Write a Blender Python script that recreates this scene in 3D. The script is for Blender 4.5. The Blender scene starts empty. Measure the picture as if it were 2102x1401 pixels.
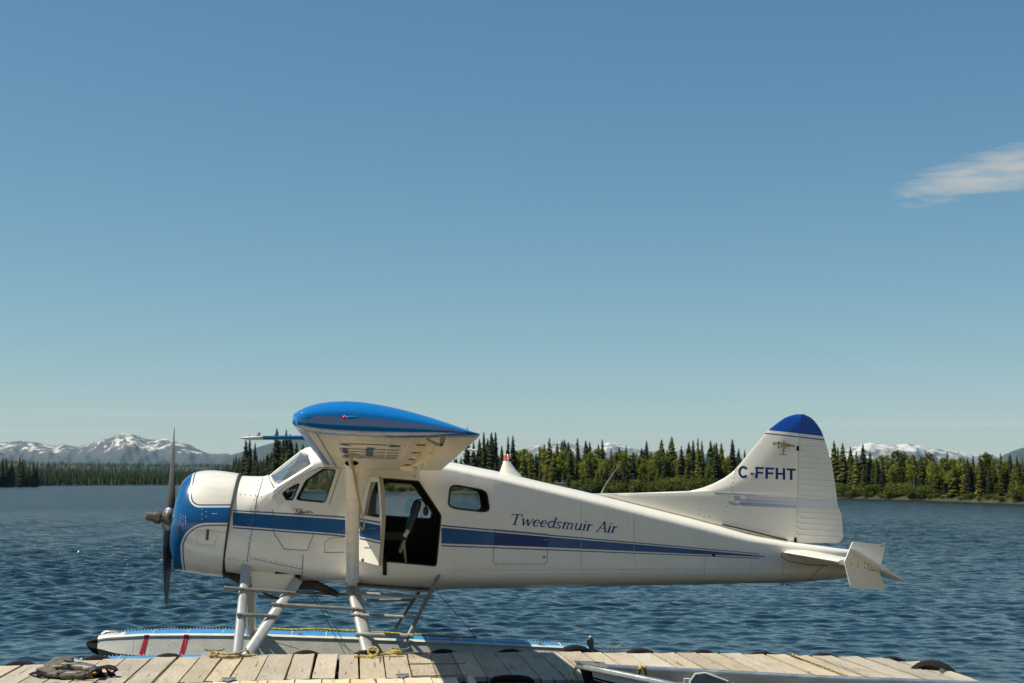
import bpy, bmesh, math, random
import numpy as np
from mathutils import Vector, Matrix
from mathutils.geometry import tessellate_polygon

random.seed(7)
rng = np.random.default_rng(7)
SC = bpy.context.scene
COL = SC.collection
PI = math.pi

# ------------------------------------------------------------------ camera
F = 2102 * 50 / 36.0                  # focal length in photo pixels (50 mm lens, 36 mm sensor)
HORIZON = 987.0
TILT = math.atan((HORIZON - 700.5) / F)
CAMZ = 2.5
cam_data = bpy.data.cameras.new("camera")
cam_data.lens = 50; cam_data.sensor_width = 36
cam_data.clip_start = 0.1; cam_data.clip_end = 60000
cam_data.dof.use_dof = True; cam_data.dof.focus_distance = 18.0; cam_data.dof.aperture_fstop = 3.2
cam = bpy.data.objects.new("camera", cam_data)
COL.objects.link(cam)
cam.location = (0, 0, CAMZ)
cam.rotation_euler = (PI / 2 + TILT, 0, 0)
SC.camera = cam

# ------------------------------------------------------------------ light
SUN = Vector((-0.50, -0.05, 0.87)).normalized()      # direction towards the sun
sun_el = math.asin(SUN.z); sun_az = math.atan2(SUN.x, SUN.y)
sd = bpy.data.lights.new("sun", 'SUN'); sd.energy = 5.0; sd.angle = math.radians(0.53); sd.color = (1.0, 0.92, 0.765)
so = bpy.data.objects.new("sun", sd); COL.objects.link(so)
so.rotation_euler = (-SUN).to_track_quat('-Z', 'Y').to_euler()
so.location = SUN * 60

SC.view_settings.view_transform = 'Standard'
SC.view_settings.look = 'None'
SC.view_settings.exposure = 0.3
SC.view_settings.gamma = 1.0
SC.view_settings.use_curve_mapping = False
SC.render.engine = 'CYCLES'
SC.cycles.max_bounces = 8
SC.cycles.transparent_max_bounces = 12
SC.cycles.caustics_reflective = False
SC.cycles.caustics_refractive = False
SC.cycles.sample_clamp_indirect = 6
SC.cycles.use_denoising = True

def ray(px, py):
    u = (px - 1051) / F; v = (700.5 - py) / F
    ct, st = math.cos(TILT), math.sin(TILT)
    return Vector((u, ct - st * v, st + ct * v))
C0 = Vector((0, 0, CAMZ))
def at_y(px, py, Y):
    r = ray(px, py); return C0 + r * (Y / r.y)
def at_z(px, py, Z):
    r = ray(px, py); return C0 + r * ((Z - CAMZ) / r.z)

# ------------------------------------------------------------------ node helper
class NT:
    """small helper to chain shader nodes"""
    def __init__(s, tree):
        s.t = tree; s.n = tree.nodes; s.l = tree.links
    def new(s, typ, **kw):
        nd = s.n.new(typ)
        for k, v in kw.items(): setattr(nd, k, v)
        return nd
    def set(s, sock, v):
        if isinstance(v, bpy.types.NodeSocket): s.l.new(v, sock)
        else: sock.default_value = v
    def m(s, op, a, b=0.0, c=None, clamp=False):
        nd = s.new('ShaderNodeMath', operation=op, use_clamp=clamp)
        s.set(nd.inputs[0], a)
        if len(nd.inputs) > 1: s.set(nd.inputs[1], b)
        if c is not None: s.set(nd.inputs[2], c)
        return nd.outputs[0]
    def vm(s, op, a, b=(0, 0, 0)):
        nd = s.new('ShaderNodeVectorMath', operation=op)
        s.set(nd.inputs[0], a); s.set(nd.inputs[1], b)
        return nd.outputs[0]
    def noise(s, vec, scale, detail=4, rough=0.55, dist=0.0):
        nd = s.new('ShaderNodeTexNoise')
        if vec is not None: s.l.new(vec, nd.inputs['Vector'])
        nd.inputs['Scale'].default_value = scale; nd.inputs['Detail'].default_value = detail
        nd.inputs['Roughness'].default_value = rough; nd.inputs['Distortion'].default_value = dist
        return nd.outputs['Fac']
    def ramp(s, fac, stops):
        nd = s.new('ShaderNodeValToRGB')
        els = nd.color_ramp.elements
        while len(els) < len(stops): els.new(0.5)
        for e, (p, c) in zip(els, stops):
            e.position = p; e.color = (c[0], c[1], c[2], 1) if hasattr(c, '__len__') else (c, c, c, 1)
        s.set(nd.inputs[0], fac)
        return nd.outputs[0]
    def mix(s, fac, a, b, mode='MIX'):
        nd = s.new('ShaderNodeMix', data_type='RGBA', blend_type=mode)
        s.set(nd.inputs[0], fac)
        for k, v in ((6, a), (7, b)):
            if isinstance(v, bpy.types.NodeSocket): s.l.new(v, nd.inputs[k])
            else: nd.inputs[k].default_value = (v[0], v[1], v[2], 1)
        return nd.outputs[2]
    def scale(s, vec, sc):
        nd = s.new('ShaderNodeMapping'); s.l.new(vec, nd.inputs[0])
        nd.inputs['Scale'].default_value = sc
        return nd.outputs[0]

def srgb(r, g, b):
    f = lambda c: (c / 255 / 12.92) if c / 255 <= 0.04045 else ((c / 255 + 0.055) / 1.055) ** 2.4
    return (f(r), f(g), f(b))

# ------------------------------------------------------------------ sky
W = bpy.data.worlds.new("World"); SC.world = W; W.use_nodes = True
wt = NT(W.node_tree); wt.n.clear()
wout = wt.new('ShaderNodeOutputWorld'); bg = wt.new('ShaderNodeBackground')
sky = wt.new('ShaderNodeTexSky'); sky.sky_type = 'NISHITA'; sky.sun_disc = False
sky.sun_elevation = sun_el; sky.sun_rotation = sun_az
sky.altitude = 900; sky.air_density = 1.0; sky.dust_density = 0.3; sky.ozone_density = 4.0
SKY_STRENGTH = 0.085
bg.inputs[1].default_value = SKY_STRENGTH
tc = wt.new('ShaderNodeTexCoord')
sep = wt.new('ShaderNodeSeparateXYZ'); wt.l.new(tc.outputs['Generated'], sep.inputs[0])
az = wt.m('ARCTAN2', sep.outputs[0], sep.outputs[1]); el = wt.m('ARCSINE', sep.outputs[2])
def azel(px, py):
    r = ray(px, py).normalized(); return math.atan2(r.x, r.y), math.asin(r.z)
comb = wt.new('ShaderNodeCombineXYZ'); wt.l.new(az, comb.inputs[0]); wt.l.new(el, comb.inputs[1])
# wispy cirrus: elongated patch rising slightly to the right
a0, e0 = azel(2040, 352)
u_ = wt.m('SUBTRACT', az, a0); v_ = wt.m('SUBTRACT', el, e0)
v2 = wt.m('SUBTRACT', v_, wt.m('MULTIPLY', u_, 0.18))
du = wt.m('DIVIDE', u_, 0.082); dv = wt.m('DIVIDE', v2, 0.0165)
g = wt.m('ADD', wt.m('MULTIPLY', du, du), wt.m('MULTIPLY', dv, dv))
cvec = wt.scale(comb.outputs[0], (14, 75, 1))
wn = wt.noise(cvec, 1.0, 6, 0.6, 0.9)
wn2 = wt.noise(wt.scale(comb.outputs[0], (30, 260, 1)), 1.0, 4, 0.6, 0.6)
wsum = wt.m('ADD', wt.m('MULTIPLY', wn, 1.5), wt.m('MULTIPLY', wn2, 0.80))
cl = wt.m('SUBTRACT', wt.m('SUBTRACT', wsum, 0.12), wt.m('MULTIPLY', g, 0.62))
cl = wt.m('MULTIPLY', wt.m('SUBTRACT', cl, 0.50), 1.2, clamp=True)
cl = wt.m('MULTIPLY', cl, 0.82)
# thin pale streaks low over the horizon
st = wt.noise(wt.scale(comb.outputs[0], (2.2, 150, 1)), 1.0, 3, 0.5, 0.3)
band = wt.m('SUBTRACT', 1.0, wt.m('ABSOLUTE', wt.m('DIVIDE', wt.m('SUBTRACT', el, 0.036), 0.018)), clamp=True)
st = wt.m('MULTIPLY', wt.m('MULTIPLY', wt.m('SUBTRACT', st, 0.52), 3.2, clamp=True), band)
st = wt.m('MULTIPLY', st, 0.45)
SKYTINT = (0.87, 0.955, 0.885)
skyt = wt.mix(1.0, sky.outputs[0], SKYTINT, 'MULTIPLY')
# tone of this clear northern sky: a little steeper in red, flatter in green and blue, the same in every direction
KS = SKY_STRENGTH * 2 ** 0.3
ssep = wt.new('ShaderNodeSeparateColor'); wt.l.new(skyt, ssep.inputs[0]); scmb = wt.new('ShaderNodeCombineColor')
for i_, (A_, g_) in enumerate(((1.12, 1.128), (0.87, 0.862), (0.775, 0.665))):
    wt.set(scmb.inputs[i_], wt.m('MULTIPLY', wt.m('POWER', wt.m('MULTIPLY', ssep.outputs[i_], KS), g_), A_ / KS))
skyc = scmb.outputs[0]
skyc = wt.mix(cl, skyc, (5.6, 5.5, 5.0))
skyc = wt.mix(st, skyc, (8.2, 7.6, 6.4))
wt.l.new(skyc, bg.inputs[0]); wt.l.new(bg.outputs[0], wout.inputs[0])

# ------------------------------------------------------------------ materials
def new_mat(name):
    m = bpy.data.materials.new(name); m.use_nodes = True
    t = NT(m.node_tree); t.n.clear()
    out = t.new('ShaderNodeOutputMaterial'); b = t.new('ShaderNodeBsdfPrincipled')
    t.l.new(b.outputs[0], out.inputs[0])
    return m, t, b, out

def mat(name, col, rough=0.5, metal=0.0, coat=0.0, vary=0.0, vscale=3.0, bump=0.0, bscale=40.0, spec=0.5):
    m, t, b, out = new_mat(name)
    b.inputs['Base Color'].default_value = (*col, 1)
    b.inputs['Roughness'].default_value = rough
    b.inputs['Metallic'].default_value = metal
    b.inputs['Coat Weight'].default_value = coat
    b.inputs['Coat Roughness'].default_value = 0.06
    b.inputs['Specular IOR Level'].default_value = spec
    if vary or bump:
        tc = t.new('ShaderNodeTexCoord').outputs['Object']
    if vary:
        n = t.noise(tc, vscale, 6, 0.6)
        lo = tuple(c * (1 - vary) for c in col); hi = tuple(min(1, c * (1 + vary)) for c in col)
        t.l.new(t.ramp(n, [(0.3, lo), (0.7, hi)]), b.inputs['Base Color'])
        t.set(b.inputs['Roughness'], t.m('ADD', t.m('MULTIPLY', n, 0.25), max(0.02, rough - 0.12)))
    if bump:
        bp = t.new('ShaderNodeBump'); bp.inputs['Strength'].default_value = bump; bp.inputs['Distance'].default_value = 0.02
        t.l.new(t.noise(tc, bscale, 4, 0.6), bp.inputs['Height']); t.l.new(bp.outputs[0], b.inputs['Normal'])
    return m

WHITE = (0.805, 0.775, 0.69); BLUE = (0.002, 0.080, 0.225); NAVY = (0.003, 0.035, 0.14)
M = {}
def skin_mat(name, col, rough=0.32, dirt=0.25):
    """aircraft paint: fine streaky grime, slight panel waviness"""
    m, t, b, out = new_mat(name)
    tc = t.new('ShaderNodeTexCoord').outputs['Object']
    n1 = t.noise(t.scale(tc, (1.2, 3, 6)), 1.0, 6, 0.62)
    n2 = t.noise(t.scale(tc, (14, 8, 3)), 1.0, 5, 0.6)
    spots = t.noise(tc, 38, 3, 0.6)
    d = t.m('MULTIPLY', t.m('SUBTRACT', t.m('MULTIPLY', n1, n2), 0.2), 2.2, clamp=True)
    d = t.m('ADD', t.m('MULTIPLY', d, dirt), t.m('MULTIPLY', t.m('GREATER_THAN', spots, 0.72), 0.16))
    dirtc = tuple(c * f for c, f in zip(col, (0.55, 0.5, 0.42)))
    colr = t.mix(d, col, dirtc)
    if name == 'white_paint':
        # oil and exhaust film trailing aft along the belly
        sz = t.new('ShaderNodeSeparateXYZ'); t.l.new(tc, sz.inputs[0])
        film = t.m('MULTIPLY', t.m('SUBTRACT', 1.42, sz.outputs[2]), 2.6, clamp=True)
        strk = t.noise(t.scale(tc, (0.7, 5, 9)), 1.0, 5, 0.65)
        film = t.m('MULTIPLY', film, t.m('MULTIPLY', t.m('SUBTRACT', strk, 0.32), 2.2, clamp=True))
        colr = t.mix(t.m('MULTIPLY', film, 0.6), colr, (0.33, 0.27, 0.19))
    t.l.new(colr, b.inputs['Base Color'])
    t.set(b.inputs['Roughness'], t.m('ADD', t.m('MULTIPLY', n1, 0.2), rough - 0.1))
    b.inputs['Coat Weight'].default_value = 0.3; b.inputs['Coat Roughness'].default_value = 0.12
    bp = t.new('ShaderNodeBump'); bp.inputs['Strength'].default_value = 0.45; bp.inputs['Distance'].default_value = 0.012
    t.l.new(t.noise(t.scale(tc, (2.2, 2.2, 4.5)), 1.0, 2, 0.5), bp.inputs['Height']); t.l.new(bp.outputs[0], b.inputs['Normal'])
    return m
M['white'] = skin_mat('white_paint', WHITE)
M['white2'] = skin_mat('white_paint_fin', (0.81, 0.78, 0.68), 0.35, 0.15)
M['under'] = skin_mat('bounce_warmed_wing_paint', (0.86, 0.77, 0.57), 0.45, 0.25)  # wing paint yellowed to carry warm light bounced off the dock
M['blue'] = mat('blue_paint', BLUE, 0.3, 0, 0.25, 0.10, 4, spec=0.35)
M['bluetip'] = mat('bright_blue_paint', (0.003, 0.155, 0.48), 0.16, 0, 0.6, 0.06, 5)
M['royal'] = mat('royal_blue_paint', (0.002, 0.032, 0.16), 0.35, 0, 0.1, 0.1, 4, spec=0.3)
M['navy'] = mat('navy_lettering', NAVY, 0.45, spec=0.25)
M['seam'] = mat('dark_seam', (0.09, 0.08, 0.07), 0.7)
M['seam_pale'] = mat('pale_seam', (0.45, 0.43, 0.39), 0.6)
M['rivet'] = mat('rivet_heads', (0.22, 0.2, 0.17), 0.5)
M['rivet_w'] = mat('bright_rivets', (0.75, 0.74, 0.7), 0.4)
M['black'] = mat('black_rubber', (0.012, 0.012, 0.012), 0.75, bump=0.4, bscale=30, spec=0.2)
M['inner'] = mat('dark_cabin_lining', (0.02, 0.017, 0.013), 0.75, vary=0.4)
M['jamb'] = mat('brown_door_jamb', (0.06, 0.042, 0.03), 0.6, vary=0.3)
M['tan'] = mat('tan_metal', (0.42, 0.37, 0.28), 0.5, vary=0.2)
M['seat'] = mat('seat_grey_vinyl', (0.05, 0.055, 0.06), 0.5, bump=0.2)
M['alu'] = mat('float_aluminium', (0.62, 0.61, 0.55), 0.45, 0.15, 0, 0.10, 5, 0.1, 6)
M['strutm'] = mat('strut_grey_paint', (0.40, 0.405, 0.40), 0.4, 0.15, 0.1, 0.15, 6)
M['strutw'] = mat('wing_strut_paint', (0.74, 0.70, 0.63), 0.4, 0, 0.2, 0.1, 6)
M['steel'] = mat('steel_grey', (0.28, 0.27, 0.25), 0.4, 0.6, vary=0.2)
M['bar'] = mat('step_bar_grey', (0.24, 0.22, 0.185), 0.55, 0.2, vary=0.25, vscale=8)
M['prop'] = mat('propeller_grey', (0.085, 0.082, 0.075), 0.38, 0.25, vary=0.25)
M['bronze'] = mat('prop_hub_bronze', (0.20, 0.175, 0.14), 0.38, 0.75, vary=0.35, vscale=10)
M['exhaust'] = mat('rusty_exhaust', (0.075, 0.05, 0.034), 0.7, 0.3, vary=0.5, vscale=9)
M['red'] = mat('red_stripe', (0.42, 0.012, 0.03), 0.4)
M['redlamp'] = mat('red_lamp', (0.65, 0.02, 0.02), 0.12, 0, 1.0)
M['amber'] = mat('orange_lens', (0.75, 0.42, 0.22), 0.15, 0, 1.0)
M['deck'] = mat('float_deck_blue', (0.035, 0.22, 0.46), 0.55, 0, 0.1, 0.2, 7)
M['rope'] = mat('yellow_rope', (0.56, 0.42, 0.09), 0.85, vary=0.35, vscale=25, bump=0.8, bscale=60)
M['rope2'] = mat('faded_rope', (0.42, 0.34, 0.16), 0.9, vary=0.3, vscale=25, bump=0.8, bscale=60)
M['wire'] = mat('dark_cable', (0.03, 0.03, 0.03), 0.5)
M['galv'] = mat('galvanised_steel', (0.42, 0.45, 0.46), 0.4, 0.7, vary=0.2, vscale=12)
M['cloth'] = mat('olive_grey_fabric', (0.105, 0.096, 0.076), 0.9, vary=0.55, vscale=18, bump=1.0, bscale=26)
M['reflect'] = mat('silver_reflective_tape', (0.46, 0.46, 0.42), 0.35, 0.3, vary=0.3, vscale=20)
M['buckle'] = mat('yellow_plastic', (0.75, 0.38, 0.01), 0.4)
M['gold'] = mat('gold_print', (0.42, 0.28, 0.06), 0.4)
M['maroon'] = mat('maroon_hull', (0.035, 0.006, 0.012), 0.22, 0, 0.6, 0.15)
M['boatalu'] = mat('boat_aluminium', (0.55, 0.55, 0.54), 0.28, 0.85, vary=0.15, vscale=6)
M['boatin'] = mat('boat_inner_grey', (0.14, 0.15, 0.15), 0.5, 0.4, vary=0.2)
M['plastic_w'] = mat('white_plastic', (0.7, 0.7, 0.67), 0.35)
M['shed'] = mat('shed_cream', (0.62, 0.55, 0.42), 0.7)

def glass_mat(name, tint, refl=1.0, pale_film=0.0):
    m, t, b, out = new_mat(name)
    tr = t.new('ShaderNodeBsdfTransparent'); tr.inputs[0].default_value = (*tint, 1)
    gl = t.new('ShaderNodeBsdfGlossy'); gl.inputs['Roughness'].default_value = 0.02
    g_ = t.new('ShaderNodeNewGeometry'); dp = t.new('ShaderNodeVectorMath', operation='DOT_PRODUCT')
    t.l.new(g_.outputs['Normal'], dp.inputs[0]); t.l.new(g_.outputs['Incoming'], dp.inputs[1])
    sch = t.m('ADD', 0.05, t.m('MULTIPLY', 0.95, t.m('POWER', t.m('SUBTRACT', 1.0, t.m('ABSOLUTE', dp.outputs['Value']), clamp=True), 5.0)))
    mx = t.new('ShaderNodeMixShader')
    t.l.new(t.m('MULTIPLY', sch, refl, clamp=True), mx.inputs[0])
    t.l.new(tr.outputs[0], mx.inputs[1]); t.l.new(gl.outputs[0], mx.inputs[2])
    sh = mx.outputs[0]
    if pale_film:      # uneven white film painted in for pale reflections on the pane
        df = t.new('ShaderNodeBsdfDiffuse'); df.inputs[0].default_value = (0.72, 0.74, 0.72, 1)
        m2 = t.new('ShaderNodeMixShader'); tcx = t.new('ShaderNodeTexCoord').outputs['Object']
        t.set(m2.inputs[0], t.m('MULTIPLY', t.noise(t.scale(tcx, (2, 9, 6)), 1.0, 4, 0.6), pale_film))
        t.l.new(sh, m2.inputs[1]); t.l.new(df.outputs[0], m2.inputs[2]); sh = m2.outputs[0]
    t.l.new(sh, out.inputs[0])
    return m
M['glass'] = glass_mat('window_glass', (0.84, 0.88, 0.86))
M['wglass'] = glass_mat('windscreen_glass', (0.88, 0.90, 0.90), 3.0, 0.20)

def wood_mat(name, c_lo, c_hi, grey):
    m, t, b, out = new_mat(name)
    tc = t.new('ShaderNodeTexCoord').outputs['Object']
    oi = t.new('ShaderNodeObjectInfo').outputs['Random']
    off = t.new('ShaderNodeCombineXYZ'); t.set(off.inputs[0], t.m('MULTIPLY', oi, 37.0)); t.set(off.inputs[1], t.m('MULTIPLY', oi, 91.0))
    p = t.vm('ADD', tc, off.outputs[0])
    warp = t.noise(t.scale(p, (2.2, 0.7, 2)), 1.0, 3, 0.5)
    # growth rings cut lengthwise: wavy bands along the board
    sx = t.new('ShaderNodeSeparateXYZ'); t.l.new(p, sx.inputs[0])
    rings = t.m('SINE', t.m('MULTIPLY', t.m('ADD', sx.outputs[0], t.m('MULTIPLY', warp, 0.55)), 150.0))
    grain = t.noise(t.scale(p, (70, 2.2, 20)), 1.0, 5, 0.65)
    blot = t.noise(t.scale(p, (3, 1.1, 3)), 1.0, 4, 0.6)
    crack = t.noise(t.scale(p, (26, 0.9, 9)), 1.0, 3, 0.5, 0.3)
    f = t.m('ADD', t.m('ADD', t.m('MULTIPLY', grain, 0.5), t.m('MULTIPLY', blot, 0.55)), t.m('MULTIPLY', rings, 0.05))
    colr = t.ramp(f, [(0.30, c_lo), (0.75, c_hi)])
    colr = t.mix(t.m('MULTIPLY', oi, 0.5), colr, grey)
    dk = t.new('ShaderNodeHueSaturation'); t.set(dk.inputs['Value'], t.m('ADD', 0.80, t.m('MULTIPLY', t.m('FRACT', t.m('MULTIPLY', oi, 7.31)), 0.25))); t.set(dk.inputs['Saturation'], t.m('ADD', 0.75, t.m('MULTIPLY', t.m('FRACT', t.m('MULTIPLY', oi, 3.7)), 0.35))); t.l.new(colr, dk.inputs['Color']); colr = dk.outputs[0]
    ck = t.m('LESS_THAN', crack, 0.33)
    colr = t.mix(t.m('MULTIPLY', ck, 0.75), colr, (0.05, 0.04, 0.03))
    kn = t.noise(t.scale(p, (9, 4.2, 5)), 1.0, 2, 0.5)
    colr = t.mix(t.m('MULTIPLY', t.m('GREATER_THAN', kn, 0.70), 0.6), colr, (0.12, 0.085, 0.06))
    t.l.new(colr, b.inputs['Base Color']); b.inputs['Roughness'].default_value = 0.85
    bp = t.new('ShaderNodeBump'); bp.inputs['Strength'].default_value = 0.5; bp.inputs['Distance'].default_value = 0.008
    h = t.m('ADD', t.m('MULTIPLY', grain, 0.6), t.m('MULTIPLY', rings, 0.1)); h = t.m('SUBTRACT', h, ck)
    t.l.new(h, bp.inputs['Height']); t.l.new(bp.outputs[0], b.inputs['Normal'])
    return m
M['wood'] = wood_mat('weathered_plank', (0.24, 0.19, 0.13), (0.60, 0.51, 0.37), (0.46, 0.415, 0.335))
M['newwood'] = wood_mat('newer_plank', (0.50, 0.38, 0.24), (0.74, 0.60, 0.41), (0.68, 0.57, 0.42))
M['beam'] = mat('dark_wet_timber', (0.05, 0.042, 0.035), 0.85, vary=0.4, bump=0.5, bscale=12)

def leaf_mat(name, lo, hi, tr=0.0):
    m, t, b, out = new_mat(name)
    oi = t.new('ShaderNodeObjectInfo').outputs['Random']
    geo = t.new('ShaderNodeNewGeometry').outputs['Random Per Island']
    f = t.m('ADD', t.m('MULTIPLY', oi, 0.6), t.m('MULTIPLY', geo, 0.4))
    t.l.new(t.ramp(f, [(0.1, lo), (0.9, hi)]), b.inputs['Base Color'])
    b.inputs['Roughness'].default_value = 0.7
    b.inputs['Specular IOR Level'].default_value = 0.2
    if tr:
        tl = t.new('ShaderNodeBsdfTranslucent'); t.l.new(t.ramp(f, [(0.1, tuple(c * 1.2 for c in lo)), (0.9, tuple(c * 1.2 for c in hi))]), tl.inputs[0])
        mx = t.new('ShaderNodeMixShader'); mx.inputs[0].default_value = tr
        t.l.new(b.outputs[0], mx.inputs[1]); t.l.new(tl.outputs[0], mx.inputs[2]); t.l.new(mx.outputs[0], out.inputs[0])
    return m
M['spruce'] = leaf_mat('spruce_needles', (0.036, 0.052, 0.009), (0.165, 0.165, 0.022), 0.25)
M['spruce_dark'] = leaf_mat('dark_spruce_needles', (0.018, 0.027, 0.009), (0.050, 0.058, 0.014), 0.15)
M['aspen'] = leaf_mat('aspen_leaves', (0.12, 0.15, 0.014), (0.27, 0.28, 0.032), 0.35)
M['bush'] = leaf_mat('willow_leaves', (0.045, 0.072, 0.011), (0.13, 0.15, 0.024), 0.3)
M['bark'] = mat('bark', (0.10, 0.085, 0.065), 0.9)
M['bark_pale'] = mat('pale_bark', (0.32, 0.30, 0.26), 0.85)

# ------------------------------------------------------------------ mesh building
class MB:
    def __init__(s): s.v = []; s.f = []; s.mi = []
    def add(s, vs, fs, mi=0):
        o = len(s.v); s.v.extend([tuple(p) for p in vs])
        s.f.extend([tuple(i + o for i in f) for f in fs]); s.mi.extend([mi] * len(fs))
    def box(s, c, size, mi=0, rot=None):
        hx, hy, hz = (d / 2 for d in size); vs = []
        for dz in (-hz, hz):
            for dx, dy in ((-hx, -hy), (hx, -hy), (hx, hy), (-hx, hy)):
                p = Vector((dx, dy, dz))
                if rot is not None: p = rot @ p
                vs.append(Vector(c) + p)
        s.add(vs, [(3, 2, 1, 0), (4, 5, 6, 7), (0, 1, 5, 4), (1, 2, 6, 5), (2, 3, 7, 6), (3, 0, 4, 7)], mi)
    def loft(s, rings, close=True, cap0=True, cap1=True, mi=0):
        n = len(rings[0]); vs = [p for r in rings for p in r]; fs = []
        for i in range(len(rings) - 1):
            for j in range(n if close else n - 1):
                k = (j + 1) % n
                fs.append((i * n + j, i * n + k, (i + 1) * n + k, (i + 1) * n + j))
        if cap0: fs.append(tuple(range(n - 1, -1, -1)))
        if cap1: fs.append(tuple((len(rings) - 1) * n + j for j in range(n)))
        s.add(vs, fs, mi)
    def tube(s, pts, r, n=8, mi=0, caps=True):
        pts = [Vector(p) for p in pts]
        rs = r if hasattr(r, '__len__') else [r] * len(pts)
        rings = []; prev = None
        for i, p in enumerate(pts):
            d = (pts[min(i + 1, len(pts) - 1)] - pts[max(i - 1, 0)])
            if d.length < 1e-9: d = Vector((0, 0, 1))
            d.normalize()
            if prev is None:
                a = d.orthogonal().normalized()
            else:
                a = (prev - d * prev.dot(d))
                a = a.normalized() if a.length > 1e-6 else d.orthogonal().normalized()
            prev = a; b = d.cross(a)
            rings.append([p + (a * math.cos(2 * PI * k / n) + b * math.sin(2 * PI * k / n)) * rs[i] for k in range(n)])
        s.loft(rings, True, caps, caps, mi)
    def blade(s, p0, p1, chord, thick, axis=Vector((1, 0, 0)), n=14, mi=0, caps=True, chord1=None, thick1=None):
        """streamlined strut between two points, chord along axis"""
        p0 = Vector(p0); p1 = Vector(p1); d = (p1 - p0).normalized()
        a = (axis - d * axis.dot(d)).normalized(); b = d.cross(a); rings = []
        for p, c, th in ((p0, chord, thick), (p1, chord1 or chord, thick1 or thick)):
            ring = []
            for k in range(n):
                t = 2 * PI * k / n
                cx = math.cos(t); ring.append(p + a * (cx * c / 2) + b * (math.sin(t) * th / 2 * (1 - 0.25 * cx)))
            rings.append(ring)
        s.loft(rings, True, caps, caps, mi)
    def ellipsoid(s, c, r, nu=12, nv=8, mi=0, rot=None):
        rings = []
        for i in range(nv + 1):
            t = -PI / 2 + PI * i / nv; ring = []
            for j in range(nu):
                p = Vector((r[0] * max(0.001, math.cos(t)) * math.cos(2 * PI * j / nu), r[1] * max(0.001, math.cos(t)) * math.sin(2 * PI * j / nu), r[2] * math.sin(t)))
                if rot is not None: p = rot @ p
                ring.append(Vector(c) + p)
            rings.append(ring)
        s.loft(rings, True, True, True, mi)
    def plate(s, outer, holes, n, thick, mi=0, mi_side=None):
        """flat plate with holes: 3D polygon lists, extruded by thick along n (both loops lie in one plane)"""
        n = Vector(n).normalized() * thick
        loops = [[Vector(p) for p in outer]] + [[Vector(p) for p in h] for h in holes]
        flat = [p for l in loops for p in l]
        tris = tessellate_polygon(loops)
        nrm = Vector((0, 0, 0))
        for a, b, c in tris: nrm += (flat[b] - flat[a]).cross(flat[c] - flat[a])
        flip = nrm.dot(n) > 0
        N = len(flat); fs = []
        for a, b, c in tris:
            (fs.append((a, c, b)) or fs.append((a + N, b + N, c + N))) if flip else (fs.append((a, b, c)) or fs.append((a + N, c + N, b + N)))
        s.add(flat + [p + n for p in flat], fs, mi)
        o = 0
        for l in loops:
            m_ = len(l); sf = [(i, (i + 1) % m_, (i + 1) % m_ + m_, i + m_) for i in range(m_)]
            s.add(l + [p + n for p in l], sf, mi if mi_side is None else mi_side)
    def build(s, name, mats, parent=None, smooth=True, ang=35, label=None, cat=None, group=None, kind=None, fix=True, loc=None):
        me = bpy.data.meshes.new(name)
        me.from_pydata(s.v, [], s.f)
        for m in (mats if isinstance(mats, (list, tuple)) else [mats]): me.materials.append(m)
        if any(s.mi): me.polygons.foreach_set('material_index', s.mi)
        if fix:
            bm = bmesh.new(); bm.from_mesh(me); bmesh.ops.recalc_face_normals(bm, faces=bm.faces); bm.to_mesh(me); bm.free()
        if smooth:
            me.polygons.foreach_set('use_smooth', [True] * len(me.polygons))
            me.set_sharp_from_angle(angle=math.radians(ang))
        me.update()
        return link(name, me, parent, label, cat, group, kind, loc)

def link(name, me, parent=None, label=None, cat=None, group=None, kind=None, loc=None):
    o = bpy.data.objects.new(name, me); COL.objects.link(o)
    if parent is not None: o.parent = parent
    if loc is not None: o.location = loc
    tag(o, label, cat, group, kind)
    return o
def tag(o, label=None, cat=None, group=None, kind=None):
    if label: o['label'] = label
    if cat: o['category'] = cat
    if group: o['group'] = group
    if kind: o['kind'] = kind
def empty(name, loc, rz=0, label=None, cat=None, group=None):
    o = bpy.data.objects.new(name, None); COL.objects.link(o)
    o.location = loc; o.rotation_euler = (0, 0, rz); o.empty_display_size = 0.3
    tag(o, label, cat, group); return o
def fast_mesh(name, verts, faces, mats, smooth=True):
    """numpy verts (n,3) and faces (m,k) -> mesh"""
    me = bpy.data.meshes.new(name); k = faces.shape[1]
    me.vertices.add(len(verts)); me.vertices.foreach_set('co', verts.astype(np.float32).ravel())
    me.loops.add(faces.size); me.loops.foreach_set('vertex_index', faces.astype(np.int32).ravel())
    me.polygons.add(len(faces)); me.polygons.foreach_set('loop_start', np.arange(0, faces.size, k, dtype=np.int32))
    me.polygons.foreach_set('use_smooth', np.full(len(faces), smooth))
    for m in mats: me.materials.append(m)
    me.update(calc_edges=True); me.validate()
    return me
def grid_faces(nr, nc):
    i = np.arange(nr - 1)[:, None] * nc + np.arange(nc - 1)[None, :]
    return np.stack([i, i + 1, i + nc + 1, i + nc], -1).reshape(-1, 4)
# ================================================================== THE SETTING
def interp(x, pts):
    xs = [p[0] for p in pts]; ys = [p[1] for p in pts]
    return float(np.interp(x, xs, ys))

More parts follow.
